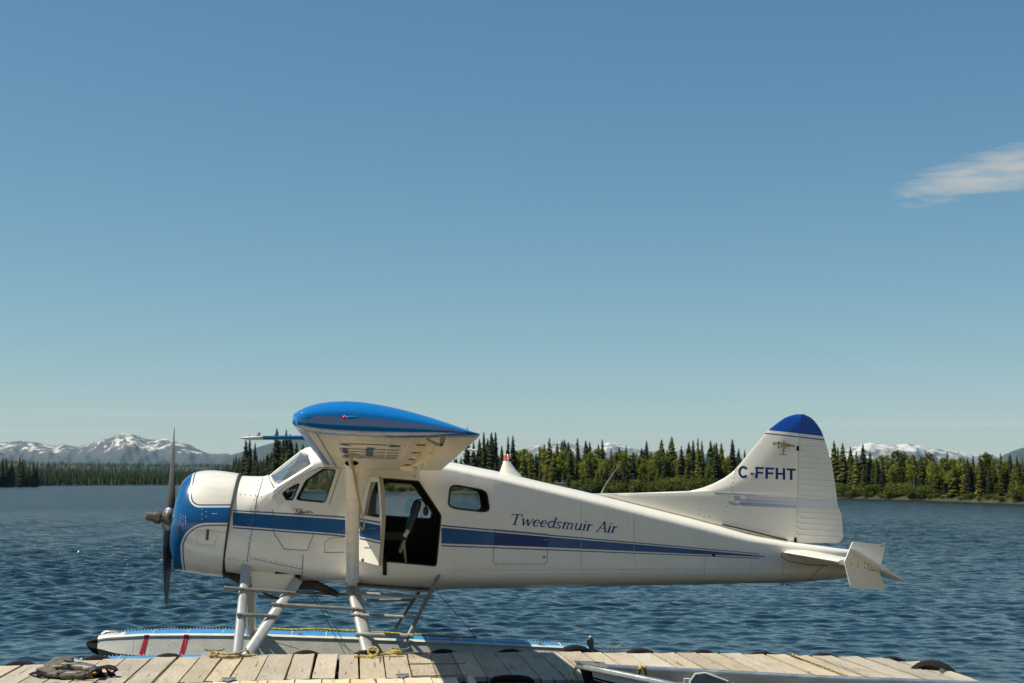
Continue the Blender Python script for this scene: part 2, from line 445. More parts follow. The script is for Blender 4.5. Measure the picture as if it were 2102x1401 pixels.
# ------------------------------------------------------------------ lake
def water_material():
    m, t, b, out = new_mat('lake_water')
    tc = t.new('ShaderNodeTexCoord').outputs['Object']
    b.inputs['Base Color'].default_value = (0.004, 0.014, 0.017, 1)
    sy = t.new('ShaderNodeSeparateXYZ'); t.l.new(tc, sy.inputs[0])
    # ripples finer than the mesh, further out over the lake, act as roughness
    t.set(b.inputs['Roughness'], t.m('ADD', 0.05, t.m('MULTIPLY', t.m('DIVIDE', t.m('SUBTRACT', sy.outputs[1], 22.0), 110.0, clamp=True), 0.20)))
    b.inputs['IOR'].default_value = 1.333
    n1 = t.noise(t.scale(tc, (1.3, 2.4, 1)), 1.0, 4, 0.55, 0.4)
    n2 = t.noise(t.scale(tc, (5.5, 10, 1)), 1.0, 3, 0.55, 0.3)
    n3 = t.noise(t.scale(tc, (0.10, 0.16, 1)), 1.0, 3, 0.5, 0.2)
    h = t.m('ADD', t.m('MULTIPLY', n1, t.m('ADD', 0.035, t.m('MULTIPLY', t.m('DIVIDE', t.m('SUBTRACT', sy.outputs[1], 24.0), 60.0, clamp=True), 0.50))), t.m('MULTIPLY', n2, 0.010))
    n0 = t.noise(t.scale(tc, (1.0, 0.8, 1)), 1.0, 4, 0.65, 0.4)
    h = t.m('ADD', h, t.m('MULTIPLY', n0, t.m('MULTIPLY', t.m('DIVIDE', t.m('SUBTRACT', sy.outputs[1], 35.0), 120.0, clamp=True), 2.2)))
    h = t.m('MULTIPLY', h, t.m('ADD', t.m('MULTIPLY', n3, 0.9), 0.55))
    bp = t.new('ShaderNodeBump'); bp.inputs['Strength'].default_value = 1.0; bp.inputs['Distance'].default_value = 1.0
    t.l.new(h, bp.inputs['Height']); t.l.new(bp.outputs[0], b.inputs['Normal'])
    return m
M['water'] = water_material()
def make_lake():
    nr, na = 2100, 400
    r = 8.5 * np.exp(np.linspace(0, math.log(1100 / 8.5), nr))
    a = np.radians(np.linspace(-32, 32, na))
    R, A = np.meshgrid(r, a, indexing='ij')
    X = R * np.sin(A); Y = R * np.cos(A); Z = np.zeros_like(X)
    dr = R * (math.log(1100 / 8.5) / nr)
    g = np.random.default_rng(3)
    gust = 0.75 + 0.35 * np.sin(X * 0.13 + 0.6 * np.sin(Y * 0.05)) * np.sin(Y * 0.083 + 1.3)
    # calmer water close to the dock, livelier further out
    lee = np.clip((R - 14) / 14, 0.45, 1.0)
    for k in range(64):
        lam = 0.19 * (5.2 ** (k / 63.0))
        th = math.radians(-70) + g.normal(0, 0.72)
        kx, ky = math.cos(th) * 2 * PI / lam, math.sin(th) * 2 * PI / lam
        amp = 0.0086 * lam ** 1.0 * g.uniform(0.5, 1.4)
        att = np.clip(lam / (3.2 * dr) - 0.6, 0, 1)
        ph = g.uniform(0, 6.28) + 0.5 * np.sin(X * 0.31 + k) + 0.5 * np.sin(Y * 0.23 + 2 * k)
        w = np.sin(kx * X + ky * Y + ph)
        Z += amp * att * (w + 0.28 * w * w)
    Z *= gust * lee
    v = np.stack([X.ravel(), Y.ravel(), Z.ravel()], 1)
    me = fast_mesh('lake', v, grid_faces(nr, na)[:, ::-1], [M['water']])
    return link('lake', me, kind='structure')
make_lake()

# ------------------------------------------------------------------ land
def ground_mat():
    m, t, b, out = new_mat('shore_ground')
    tc = t.new('ShaderNodeTexCoord').outputs['Object']
    n = t.noise(tc, 0.25, 6, 0.6); n2 = t.noise(tc, 1.7, 5, 0.6)
    f = t.m('ADD', t.m('MULTIPLY', n, 0.6), t.m('MULTIPLY', n2, 0.4))
    t.l.new(t.ramp(f, [(0.3, (0.016, 0.024, 0.007)), (0.55, (0.036, 0.043, 0.013)), (0.70, (0.075, 0.068, 0.03)), (0.80, (0.16, 0.12, 0.075))]), b.inputs['Base Color'])
    b.inputs['Roughness'].default_value = 0.95
    return m
M['ground'] = ground_mat()
M['bank'] = mat('bare_earth', (0.30, 0.20, 0.13), 0.95, vary=0.35, vscale=0.6)
M['gravel'] = mat('shore_gravel', (0.42, 0.345, 0.235), 0.95, vary=0.3, vscale=2.5)
M['hill'] = mat('forest_floor', (0.022, 0.030, 0.014), 0.95, vary=0.4, vscale=0.02)

FAR = [(-420, 1000), (0, 997.5), (40, 997), (76, 995.8), (200, 995), (350, 994.3), (520, 993.6), (700, 993.4)]
NEAR = [(440, 1001.5), (490, 1004), (640, 1007), (800, 1009.5), (1000, 1010.5), (1240, 1012.5), (1480, 1016), (1720, 1021), (1900, 1026), (2102, 1033.5), (2300, 1041), (2700, 1062)]
def shore_pt(pts, px):
    return at_z(px, interp(px, pts), 0.0)
def ribbon(name, pts, x0, x1, step, offs, m, wob=0.0):
    xs = np.arange(x0, x1 + 1, step); rows = []
    for o, h in offs:
        row = []
        for x in xs:
            p = shore_pt(pts, x); d = Vector((p.x, p.y, 0)); L = d.length; d /= L
            w = 1 + wob * (math.sin(x * 0.05) + math.sin(x * 0.013 + 1) + 0.6 * math.sin(x * 0.17))
            hh = h * (w if h > 0 else 1)
            row.append((d.x * (L + o), d.y * (L + o), hh))
        rows.append(row)
    v = np.array(rows).reshape(-1, 3)
    me = fast_mesh(name, v, grid_faces(len(rows), len(xs))[:, ::-1], [m])
    return link(name, me, kind='structure')
ribbon('far_shore', FAR, -420, 700, 8, [(-3, -0.6), (0, 0.0), (4, 0.5), (12, 1.0), (120, 3), (600, 9), (1300, 22), (2100, 36), (3200, 44), (6000, 40)], M['hill'], 0.05)
ribbon('near_shore', NEAR, 440, 2700, 6, [(-2, -0.6), (0, -0.02), (1.2, 0.22), (4, 0.55), (9, 0.9), (20, 1.3), (60, 2.0), (200, 4), (700, 8), (3000, 30)], M['ground'], 0.12)
me = fast_mesh('terrain', np.array([(-11800, -150, -1.6), (11800, -150, -1.6), (11800, 13000, -1.6), (-11800, 13000, -1.6)], float), np.array([[0, 1, 2, 3]]), [M['hill']], False)
link('terrain', me, kind='structure')

# bare earth cutting behind the right-hand shore
mb = MB()
pr = []
for i, px in enumerate(np.linspace(1915, 2075, 24)):
    p = shore_pt(NEAR, px); d = Vector((p.x, p.y, 0)).normalized()
    top = 2.15 + 0.35 * math.sin(i * 0.9) - 0.9 * abs(i / 11.5 - 1) ** 3
    pr.append([p + d * 7 + Vector((0, 0, 0.5)), p + d * (9.5 + 0.4 * math.sin(i * 2.1)) + Vector((0, 0, 1.1)), p + d * 12 + Vector((0, 0, top)), p + d * 18 + Vector((0, 0, top - 0.2)), p + d * 19 + Vector((0, 0, 0.3))])
mb.loft(pr, True, True, True)
mb.build('earth_bank', M['bank'], kind='structure')

# ------------------------------------------------------------------ mountains
def mountain_mat(name, rock, snow_lo, snow_w, cover, thr=0.655):
    m, t, b, out = new_mat(name)
    geo = t.new('ShaderNodeNewGeometry'); pos = geo.outputs['Position']
    s = t.new('ShaderNodeSeparateXYZ'); t.l.new(pos, s.inputs[0])
    sn = t.new('ShaderNodeSeparateXYZ'); t.l.new(geo.outputs['Normal'], sn.inputs[0])
    n = t.noise(t.scale(pos, (0.0075, 0.004, 0.020)), 1.0, 6, 0.6, 1.0)
    n2 = t.noise(t.scale(pos, (0.028, 0.012, 0.06)), 1.0, 4, 0.6, 0.8)
    hgt = t.m('MULTIPLY', t.m('SUBTRACT', s.outputs[2], snow_lo), 1.0 / snow_w, clamp=True)
    f = t.m('ADD', t.m('ADD', t.m('MULTIPLY', n, 0.8), t.m('MULTIPLY', n2, 0.45)), t.m('MULTIPLY', hgt, cover))
    f = t.m('MULTIPLY', f, t.m('MULTIPLY', t.m('SUBTRACT', s.outputs[2], snow_lo - 40), 1.0 / 60, clamp=True))
    sf = t.ramp(f, [(thr, 0.0), (thr + 0.09, 1.0)])
    forest = t.m('MULTIPLY', t.m('SUBTRACT', snow_lo + 10, s.outputs[2]), 1.0 / 60, clamp=True)
    base = t.mix(forest, rock, (0.03, 0.042, 0.034))
    t.l.new(t.mix(sf, base, (0.58, 0.55, 0.50)), b.inputs['Base Color'])
    b.inputs['Roughness'].default_value = 0.9
    return m
def mountain(name, prof, Y, depth, m, seed, rough):
    g = np.random.default_rng(seed)
    xs = np.arange(prof[0][0], prof[-1][0] + 1, 2.0); nrow = 60
    t = np.linspace(-1, 0.5, nrow); V = []
    base = np.interp(xs, [p[0] for p in prof], [p[1] for p in prof])
    hs = np.array([at_y(x, y, Y).z for x, y in zip(xs, base)]); X = np.array([at_y(x, 987, Y).x for x in xs])
    ph = g.uniform(0, 6.28, 12)
    for k in range(nrow):
        d = abs(t[k]) if t[k] < 0 else t[k] * 2
        fall = max(0.0, 1 - d) ** 1.15
        rid = np.zeros_like(X)
        for j, (lam, am) in enumerate(((900, 0.16), (430, 0.13), (210, 0.09), (110, 0.055), (60, 0.03))):
            rid += am * (1 - 2 * np.abs(np.sin(X / lam * PI + ph[j] + 1.7 * math.sin(t[k] * (3 + j) + ph[j + 5]))))
        z = hs * fall * (1 + rough * rid * (1 - (1 - min(1, d * 3)) * 1.0))
        V.append(np.stack([X * (1 + t[k] * depth / Y), np.full_like(X, Y + t[k] * depth), np.maximum(z, -2)], 1))
    me = fast_mesh(name, np.concatenate(V), grid_faces(nrow, len(xs))[:, ::-1], [m])
    return link(name, me, kind='structure')
MY = 9000.0
zz = lambda py: at_y(1051, py, MY).z
left_prof = [(-260, 918), (-150, 909), (-60, 903), (0, 906), (20, 904), (42, 902.5), (70, 905), (95, 911), (113, 913), (127, 909.5), (145, 913), (158, 915), (176, 911), (200, 904), (222, 896), (238, 889), (252, 886.5), (268, 888), (285, 894), (300, 899), (316, 901), (330, 898.5), (340, 898), (356, 902), (372, 906), (390, 911), (402, 918), (414, 924), (428, 929), (448, 930), (462, 929), (478, 933), (500, 938), (540, 944), (600, 955), (640, 975)]
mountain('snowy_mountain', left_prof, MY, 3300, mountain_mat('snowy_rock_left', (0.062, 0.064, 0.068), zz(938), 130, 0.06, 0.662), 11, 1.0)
mountain('wooded_mountain', [(420, 975), (440, 950), (465, 934), (500, 924), (540, 912), (590, 898), (640, 896), (700, 912), (760, 940), (800, 975)], 8200, 2500, mountain_mat('wooded_rock', (0.06, 0.065, 0.065), 420, 200, 0.1), 12, 0.9)
mid_prof = [(1000, 975), (1040, 940), (1075, 921), (1100, 913), (1125, 910), (1150, 905.5), (1172, 908), (1190, 913), (1205, 912), (1225, 917), (1240, 909), (1252, 904), (1263, 906), (1280, 912), (1310, 920), (1350, 926), (1390, 922), (1410, 917), (1430, 924), (1500, 940), (1560, 975)]
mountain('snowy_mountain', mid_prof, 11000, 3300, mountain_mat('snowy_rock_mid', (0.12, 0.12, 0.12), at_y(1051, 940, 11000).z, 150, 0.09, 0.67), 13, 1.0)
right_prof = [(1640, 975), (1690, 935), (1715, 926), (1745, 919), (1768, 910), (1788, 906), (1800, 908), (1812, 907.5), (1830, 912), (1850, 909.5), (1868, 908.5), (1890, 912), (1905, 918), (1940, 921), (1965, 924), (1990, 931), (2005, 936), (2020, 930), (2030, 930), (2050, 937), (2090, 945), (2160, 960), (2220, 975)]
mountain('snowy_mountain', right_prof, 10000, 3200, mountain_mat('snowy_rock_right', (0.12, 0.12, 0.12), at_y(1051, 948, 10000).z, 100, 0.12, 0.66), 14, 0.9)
mountain('wooded_mountain', [(2000, 978), (2040, 945), (2065, 930), (2085, 922), (2102, 917), (2160, 908), (2250, 912), (2350, 940), (2420, 975)], 7000, 2200, mountain_mat('wooded_rock_right', (0.06, 0.065, 0.065), 420, 200, 0.1), 15, 0.9)

# ------------------------------------------------------------------ air: one even box of pale haze
hb = MB(); hb.box((0, 6500, 180), (24000, 13400, 372.0))
m_h = bpy.data.materials.new('haze_air'); m_h.use_nodes = True
ht = NT(m_h.node_tree); ht.n.clear()
ho = ht.new('ShaderNodeOutputMaterial'); hv = ht.new('ShaderNodeVolumePrincipled')
hv.inputs['Color'].default_value = (0.36, 0.70, 1.0, 1); hv.inputs['Density'].default_value = 2.6e-5; hv.inputs['Anisotropy'].default_value = 0.0
ht.l.new(hv.outputs[0], ho.inputs['Volume'])
haze = hb.build('haze', m_h, kind='stuff', smooth=False)

# ------------------------------------------------------------------ trees
def spruce_mesh(name, seed, width=0.12, whorls=26, ragged=0.25, bare=0.05):
    g = random.Random(seed); trunk = MB(); crown = MB()
    trunk.tube([(0, 0, 0), (0.002, 0, 0.5), (0, 0, 0.99)], [0.013, 0.008, 0.001], 5)
    for i in range(whorls):
        t = bare + (0.985 - bare) * (i / (whorls - 1)) ** 0.92
        R = width * 1.4 * ((1 - t) ** 0.66) * (0.45 + 0.55 * min(1, (t + 0.12) * 4)) + 0.005
        nb = 8 if t < 0.75 else 6; off = g.uniform(0, 6.28)
        for k in range(nb):
            a = off + 2 * PI * k / nb + g.uniform(-0.3, 0.3); r = R * g.uniform(1 - ragged * 1.6, 1 + ragged)
            z = t + g.uniform(-0.022, 0.022) * (1 - 0.6 * t); dz = -r * g.uniform(0.25, 0.75)
            c, s = math.cos(a), math.sin(a); w = r * 0.42 + 0.004
            tip = (c * r, s * r, z + dz); mid = (c * r * 0.55, s * r * 0.55)
            l = (mid[0] - s * w, mid[1] + c * w, z + dz * 0.75 - 0.004); rr = (mid[0] + s * w, mid[1] - c * w, z + dz * 0.75 - 0.004)
            b = (0, 0, z + 0.012); low = (mid[0], mid[1], z + dz - 0.018)
            crown.add([b, l, tip, rr, low], [(0, 1, 2), (0, 2, 3), (1, 4, 2), (2, 4, 3)])
    crown.tube([(0, 0, 0.94), (0, 0, 1.0)], [0.006, 0.001], 4)
    return mesh_of(trunk, name + '_trunk'), mesh_of(crown, name + '_crown')
def mesh_of(mb, name):
    me = bpy.data.meshes.new(name); me.from_pydata(mb.v, [], mb.f); me.update(); return me
def leafy_mesh(name, seed, n=420, shape='aspen'):
    g = random.Random(seed); trunk = MB(); crown = MB()
    if shape == 'aspen':
        trunk.tube([(0, 0, 0), (0.01, 0, 0.4), (0.0, 0.01, 0.85)], [0.016, 0.011, 0.003], 5)
        lobes = [(g.uniform(-0.1, 0.1), g.uniform(-0.1, 0.1), g.uniform(0.4, 0.86), g.uniform(0.08, 0.15)) for _ in range(9)] + [(0, 0, 0.9, 0.07)]
        for lx, ly, lz, lr in lobes[:5]: trunk.tube([(0, 0, lz - 0.16), (lx, ly, lz)], [0.006, 0.002], 4)
        ls = 0.021
    else:
        lobes = [(g.uniform(-0.5, 0.5), g.uniform(-0.4, 0.4), g.uniform(0.25, 0.6), g.uniform(0.22, 0.4)) for _ in range(8)]
        for lx, ly, lz, lr in lobes[:5]: trunk.tube([(lx * 0.2, ly * 0.2, 0), (lx, ly, lz)], [0.03, 0.01], 4)
        ls = 0.048
    for i in range(n):
        lx, ly, lz, lr = lobes[i % len(lobes)]
        d = Vector((g.gauss(0, 1), g.gauss(0, 1), g.gauss(0, 1))).normalized() * lr * g.uniform(0.55, 1.1)
        p = Vector((lx, ly, lz)) + d
        if p.z < 0.02: p.z = 0.03
        q = Vector((g.uniform(-1, 1), g.uniform(-1, 1), g.uniform(0.1, 1))).normalized()
        a = q.orthogonal().normalized() * ls * g.uniform(0.6, 1.5); b = q.cross(a).normalized() * ls * g.uniform(0.5, 1.2)
        crown.add([p - a, p - b, p + a, p + b + q * ls * 0.4], [(0, 1, 2), (0, 2, 3)])
    return mesh_of(trunk, name + '_trunk'), mesh_of(crown, name + '_crown')

SPR = [spruce_mesh('spruce', 100 + i, w, n, rg, br) for i, (w, n, rg, br) in enumerate([(0.105, 40, .25, .03), (0.125, 42, .3, .03), (0.085, 38, .3, .06), (0.14, 44, .22, .03), (0.075, 40, .35, .08), (0.115, 36, .35, .05)])]
SNAG = spruce_mesh('dead_spruce', 140, 0.03, 12, 0.6, 0.2)
ASP = [leafy_mesh('aspen', 200 + i, 950) for i in range(4)]
PINE = [leafy_mesh('pine', 230 + i, 700) for i in range(2)]
BUSH = [leafy_mesh('bush', 260 + i, 900, 'bush') for i in range(4)]
for t_, c_ in SPR: t_.materials.append(M['bark']); c_.materials.append(M['spruce'])
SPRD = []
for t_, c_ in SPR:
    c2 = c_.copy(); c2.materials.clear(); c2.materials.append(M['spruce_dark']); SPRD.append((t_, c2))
SNAG[0].materials.append(M['bark']); SNAG[1].materials.append(M['bark'])
for t_, c_ in ASP: t_.materials.append(M['bark_pale']); c_.materials.append(M['aspen'])
for t_, c_ in PINE: t_.materials.append(M['bark']); c_.materials.append(M['spruce'])
for t_, c_ in BUSH: t_.materials.append(M['bark']); c_.materials.append(M['bush'])

def plant(name, meshes, p, h, label, cat, group, wscale=1.0):
    e = empty(name, p, random.uniform(0, 6.28), label, cat, group)
    e.scale = (h * wscale, h * wscale, h)
    link('trunk', meshes[0], e); link('crown', meshes[1], e)
    return e
def tree_at(px, top, back, pts, kind, label, cat, group, wscale=1.0, name=None):
    """a tree whose foot stands back metres behind the shoreline and whose top shows at (px, top)"""
    s = shore_pt(pts, px); d = Vector((s.x, s.y, 0)); L = d.length; d /= L
    gz = float(np.interp(back, [0, 1.2, 4, 9, 20, 60, 200], [0, .2, .5, .85, 1.25, 1.9, 3.8])) - 0.1
    p = d * (L + back); h = at_y(px, top, p.y).z - gz
    m = {'s': SPR, 'd': SPRD, 'a': ASP, 'p': PINE, 'b': BUSH, 'n': [SNAG]}[kind]
    nm = name or {'s': 'spruce_tree', 'd': 'spruce_tree', 'a': 'aspen_tree', 'p': 'pine_tree', 'b': 'willow_bush', 'n': 'dead_spruce'}[kind]
    return plant(nm, random.choice(m), (p.x, p.y, gz), h, label, cat, group, wscale)

G1, G2, G3, G4 = 'tall spruces behind the nose and wing', 'spruces along the middle shore', 'trees on the right shore', 'spruces on the left point'
# spruces picked out one by one against the sky: (px, top py, depth behind the shore)
named = {
    503: 'slim spruce leftmost of the close group under the wing probe', 511: 'tall spruce under the probe tip, second of the close group',
    566: 'tallest dark spruce between the blue probe and the wing', 586: 'second tallest dark spruce beside the wing leading edge',
    959: 'lone spruce tip just above the wing trailing edge corner', 993: 'dark spruce right of the wing trailing edge, first of three spires',
    1009: 'dark spruce right of the wing, middle one of three spires', 1043: 'slim spruce standing behind the red beacon', 1053: 'full dark spruce just right of the red beacon',
    1128: 'tall spruce in front of the snowy peaks, left of centre', 1186: 'broad tall spruce in front of the snowy middle range', 1237: 'narrow spruce in front of the highest middle snow peak',
    1272: 'spruce just above the whip antenna tip', 1328: 'broad topped lone spruce right of the snowy peaks', 1359: 'pointed spruce left of the tallest middle shore spruce', 1380: 'tallest lone spruce on the middle shore near the fin',
    1434: 'tall twin topped spruce left of the tail fin', 1505: 'tall spruce closest to the fin leading edge',
    1714.5: 'tall spruce close behind the rudder edge', 1732: 'second tall spruce right of the rudder', 1774: 'dark broad spruce in front of the right snow range', 1748: 'slim spruce at the left end of the right snow range',
    1893: 'dark slim spruce in the middle of the right shore', 1989: 'dark spruce in front of the bare earth bank'}
tops_mid = [(503, 900, 8), (511, 891, 12), (522, 906, 9), (538, 944, 5), (546, 938, 14), (555, 925, 10), (566, 877, 9), (573, 900, 14), (580, 893, 12), (586, 879, 8), (594, 889, 11), (607, 905, 13), (620, 908, 9), (632, 915, 14),
    (959, 876.5, 14), (972, 905, 8), (984, 898, 16), (993, 885, 10), (1001, 897, 18), (1009, 885, 8), (1017, 885, 14), (1030, 912, 9), (1043, 893, 20), (1053, 892, 12), (1084, 925, 22), (1108, 912, 18), (1118, 909, 24), (1128, 896, 12), (1144, 907.5, 9), (1154, 902, 20), (1159, 900, 26), (1167, 905, 18), (1186, 897, 8), (1203, 902, 15), (1211, 905, 20), (1229, 910, 24), (1237, 900, 14), (1255, 918, 8), (1272, 915, 10), (1286, 912, 16), (1300, 925, 8), (1318, 918, 22), (1328, 902, 18), (1337, 924, 9), (1348, 930, 14), (1359, 900, 12), (1380, 894, 20), (1400, 912, 8), (1415, 906, 13), (1424, 902, 10), (1434, 897, 7), (1442, 903, 12), (1460, 902, 10), (1467, 909, 16), (1472, 906, 8), (1482, 907.5, 14), (1505, 899, 7), (1518, 918, 11), (1530, 922, 13)]
tops_right = [(1714.5, 902, 9), (1722, 915, 14), (1732, 906, 8), (1748, 914, 10), (1760, 923, 7), (1774, 908, 8), (1788, 923, 11), (1800, 938, 7), (1893, 936, 4), (1947, 925, 12), (1989, 938, 3), (2057, 928, 8), (2076.5, 930, 10), (2090.5, 934, 6), (2115, 926, 8), (2150, 915, 9)]
LM = [(540, 'the wing probe'), (985, 'the wing trailing edge corner'), (1041, 'the red beacon'), (1272, 'the whip antenna tip'), (1524, 'the fin leading edge'), (1702, 'the rudder'), (2102, 'the right picture edge')]
ORD = ['first', 'second', 'third', 'fourth', 'fifth', 'sixth', 'seventh', 'eighth', 'ninth', 'tenth', 'eleventh', 'twelfth']
def spire_label(px, tops, noun):
    best = None
    for lx_, nm in LM:
        n = sum(1 for q in tops if (lx_ < q[0] <= px) or (px <= q[0] < lx_))
        if n and (best is None or (n, abs(px - lx_)) < best[:2]): best = (n, abs(px - lx_), lx_, nm)
    return noun + ', the ' + ORD[min(11, best[0] - 1)] + (' right of ' if px > best[2] else ' left of ') + best[3]
for px, top, back in tops_mid:
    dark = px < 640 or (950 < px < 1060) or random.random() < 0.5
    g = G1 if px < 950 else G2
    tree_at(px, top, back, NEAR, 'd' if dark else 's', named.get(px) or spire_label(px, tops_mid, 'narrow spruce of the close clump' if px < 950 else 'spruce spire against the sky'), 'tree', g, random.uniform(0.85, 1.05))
for px, top, back in tops_right:
    tree_at(px, top, back, NEAR, 'd' if px in (1774, 1893, 1989) or random.random() < 0.3 else 's', named.get(px) or spire_label(px, tops_right, 'spruce top on the right shore'), 'tree', G3, random.uniform(0.85, 1.1))
for px, top, back, lab in ((1845, 919, 9, 'bare trunked pine with rounded crown before the snow range'), (1911, 925, 9, 'bulky pine in the middle of the right shore'), (2026, 925, 8, 'bulky dark pine near the right edge before the dark hill')):
    tree_at(px, top, back, NEAR, 'p', lab, 'tree', G3, 1.0)
# lower spruces that fill the woods
def fill_spruces(x0, x1, n, t0, t1, b0, b1, lab, grp, dark=0.35, ws=(0.95, 1.3)):
    for i in range(n):
        px = x0 + (x1 - x0) * (i + random.random()) / n
        tree_at(px, random.uniform(t0, t1), random.uniform(b0, b1), NEAR, 'd' if random.random() < dark else 's', lab, 'tree', grp, random.uniform(*ws))
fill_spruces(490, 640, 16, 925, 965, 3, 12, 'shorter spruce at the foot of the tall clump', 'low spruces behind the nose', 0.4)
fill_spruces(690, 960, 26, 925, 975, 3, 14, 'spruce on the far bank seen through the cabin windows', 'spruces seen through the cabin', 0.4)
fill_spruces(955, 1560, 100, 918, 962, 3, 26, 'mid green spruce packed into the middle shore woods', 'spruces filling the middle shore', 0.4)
fill_spruces(960, 1540, 34, 950, 985, 1.5, 5, 'young light green spruce at the water edge', 'young spruces on the middle shore', 0.0, (1.1, 1.5))
fill_spruces(1700, 2140, 66, 932, 968, 3, 16, 'spruce filling the woods of the right shore', 'spruces filling the right shore', 0.35, (1.0, 1.4))
# pale leafy trees between the conifers
for x0, x1, n, t0, t1, lab, grp in ((1055, 1500, 46, 915, 952, 'light green aspen between the spruces of the middle shore', 'aspens on the middle shore'), (1800, 2100, 20, 928, 955, 'grey green aspen in the right shore woods', 'aspens on the right shore')):
    for i in range(n):
        px = x0 + (x1 - x0) * (i + random.random()) / n
        tree_at(px, random.uniform(t0, t1), random.uniform(6, 22), NEAR, 'a', lab, 'tree', grp, random.uniform(0.9, 1.4))
# willow bushes along the water
for x0, x1, n, hh, lab, grp in ((480, 960, 34, (1.2, 2.6), 'yellow green bush at the water line seen past the cabin', 'bushes behind the cabin'), (960, 1560, 62, (1.4, 3.4), 'bright green bush at the foot of the middle shore', 'bushes on the middle shore'), (1690, 2140, 60, (0.5, 2.3), 'bright green bush along the right shore water line', 'bushes on the right shore')):
    for i in range(n):
        px = x0 + (x1 - x0) * (i + random.random()) / n
        if 1128 < px < 1184: continue
        low = 0.45 if 1905 < px < 2085 and random.random() < 0.75 else 1.0
        s = shore_pt(NEAR, px); d = Vector((s.x, s.y, 0)).normalized(); bk = random.uniform(0.4, 5.5)
        p = s + d * bk; p.z = 0.15 + 0.08 * bk
        plant('willow_bush', random.choice(BUSH), p, random.uniform(*hh) * low, lab, 'bush', grp, random.uniform(0.9, 1.5))
# the left point: thin spruces with dead snags
for i, (px, top, back) in enumerate([(3.6, 937, 4), (11, 939, 8), (23, 940, 5), (31, 938, 9), (39, 935.6, 6), (44.5, 939, 3), (51, 938, 7), (60, 950, 4), (68, 945, 5), (74, 949, 7), (-12, 936, 6), (-28, 934, 5)]):
    tree_at(px, top, back, [(-420, 1001), (80, 998.2)], 'n' if i in (3, 6, 9) else 'd', 'bare dead spruce among the dark spruces at far left' if i in (3, 6, 9) else 'thin dark spruce on the far left point of the lake', 'tree', 'dead spruces on the left point' if i in (3, 6, 9) else G4, 0.9)
for i in range(16):
    tree_at(-20 + 98 * (i + random.random()) / 16, random.uniform(952, 980), random.uniform(2, 8), [(-420, 1001), (80, 998.2)], 'd', 'short dark spruce at the foot of the left point', 'tree', 'low spruces on the left point', 1.3)

# far woods: nobody could count these
def cone_wood(name, spots, m):
    """spots: x, y, z, height"""
    n = len(spots); g = np.random.default_rng(5); tiers = [(0.0, 1.0, 0.45), (0.28, 0.75, 0.72), (0.55, 0.45, 1.0)]; K = 5
    V = []; Fs = []; o = 0
    ang = 2 * PI * np.arange(K) / K
    for (x, y, z, h) in spots:
        w = h * g.uniform(0.10, 0.17)
        for zb, rw, zt in tiers:
            a = ang + g.uniform(0, 6); j = g.uniform(0.8, 1.2, K)
            ring = np.stack([x + w * rw * j * np.cos(a), y + w * rw * j * np.sin(a), np.full(K, z + h * zb * 0.95)], 1)
            V.append(ring); V.append(np.array([[x, y, z + h * zt]]))
            for k in range(K): Fs.append((o + k, o + (k + 1) % K, o + K))
            o += K + 1
    me = fast_mesh(name, np.concatenate(V), np.array(Fs), [m], False)
    return link(name, me, kind='stuff')
M['farwood'] = leaf_mat('far_spruce_needles', (0.022, 0.033, 0.012), (0.080, 0.092, 0.025))
spots = []
offx = [0, 4, 12, 120, 600, 1300, 2100, 3200, 6000]; offz = [0, .5, 1.0, 3, 9, 22, 36, 44, 40]
for i in range(6200):
    px = random.uniform(-150, 700); u = random.random()
    back = 2 + 26 * random.random() if u < 0.28 else (28 + 500 * random.random() if u < 0.6 else 500 + 2700 * random.random())
    s = shore_pt(FAR, px); d = Vector((s.x, s.y, 0)); L = d.length; d /= L
    p = d * (L + back); spots.append((p.x, p.y, float(np.interp(back, offx, offz)) - 0.3, random.uniform(5.2, 9.6)))
cone_wood('far_forest', spots, M['farwood'])
spots = []
for i in range(1500):
    px = random.uniform(470, 2250); back = random.uniform(24, 110)
    if 640 < px < 690: continue
    s = shore_pt(NEAR, px); d = Vector((s.x, s.y, 0)); L = d.length; d /= L
    p = d * (L + back); ty = random.uniform(930, 950) if px < 1750 else random.uniform(942, 958)
    gz = float(np.interp(back, [20, 60, 200], [1.2, 1.9, 3.8])); spots.append((p.x, p.y, gz, max(2, at_y(px, ty, p.y).z - gz)))
for x0, x1, n_, b0, b1 in ((1545, 1705, 170, 4, 26), (443, 500, 60, 3, 22), (630, 700, 40, 5, 24)):
    for i in range(n_):
        px = random.uniform(x0, x1); back = random.uniform(b0, b1); s = shore_pt(NEAR, px); d = Vector((s.x, s.y, 0)); L = d.length; d /= L
        p = d * (L + back); spots.append((p.x, p.y, float(np.interp(back, [0, 4, 9, 20, 60], [0, .5, .85, 1.25, 1.9])) - 0.1, random.uniform(4, 8)))
cone_wood('backing_forest', spots, M['farwood'])

# unseen shore behind the camera, added for warm bounce: gravel, then sky-blocking woods
xs = np.linspace(-90, 90, 60); rows = []
for y, h in ((9.3, -0.8), (8.2, -0.1), (7.0, 0.25), (4.0, 0.55), (0.0, 0.85), (-6, 1.2), (-20, 2.0), (-60, 5.0)):
    rows.append([(x, y + (0.8 * math.sin(x * 0.21) + 0.5 * math.sin(x * 0.53)) - 0.0016 * x * x, h + 0.05 * math.sin(x * 1.3 + y)) for x in xs])
me = fast_mesh('gravel_shore', np.array(rows).reshape(-1, 3), grid_faces(len(rows), len(xs)), [M['gravel']])
link('gravel_shore', me, kind='structure')
spots = []
for i in range(420):
    y = -18 - 34 * random.random(); spots.append((random.uniform(-80, 80), y, 1.6 + (-y - 18) * 0.07, random.uniform(9, 15)))
cone_wood('shore_forest', spots, M['farwood'])

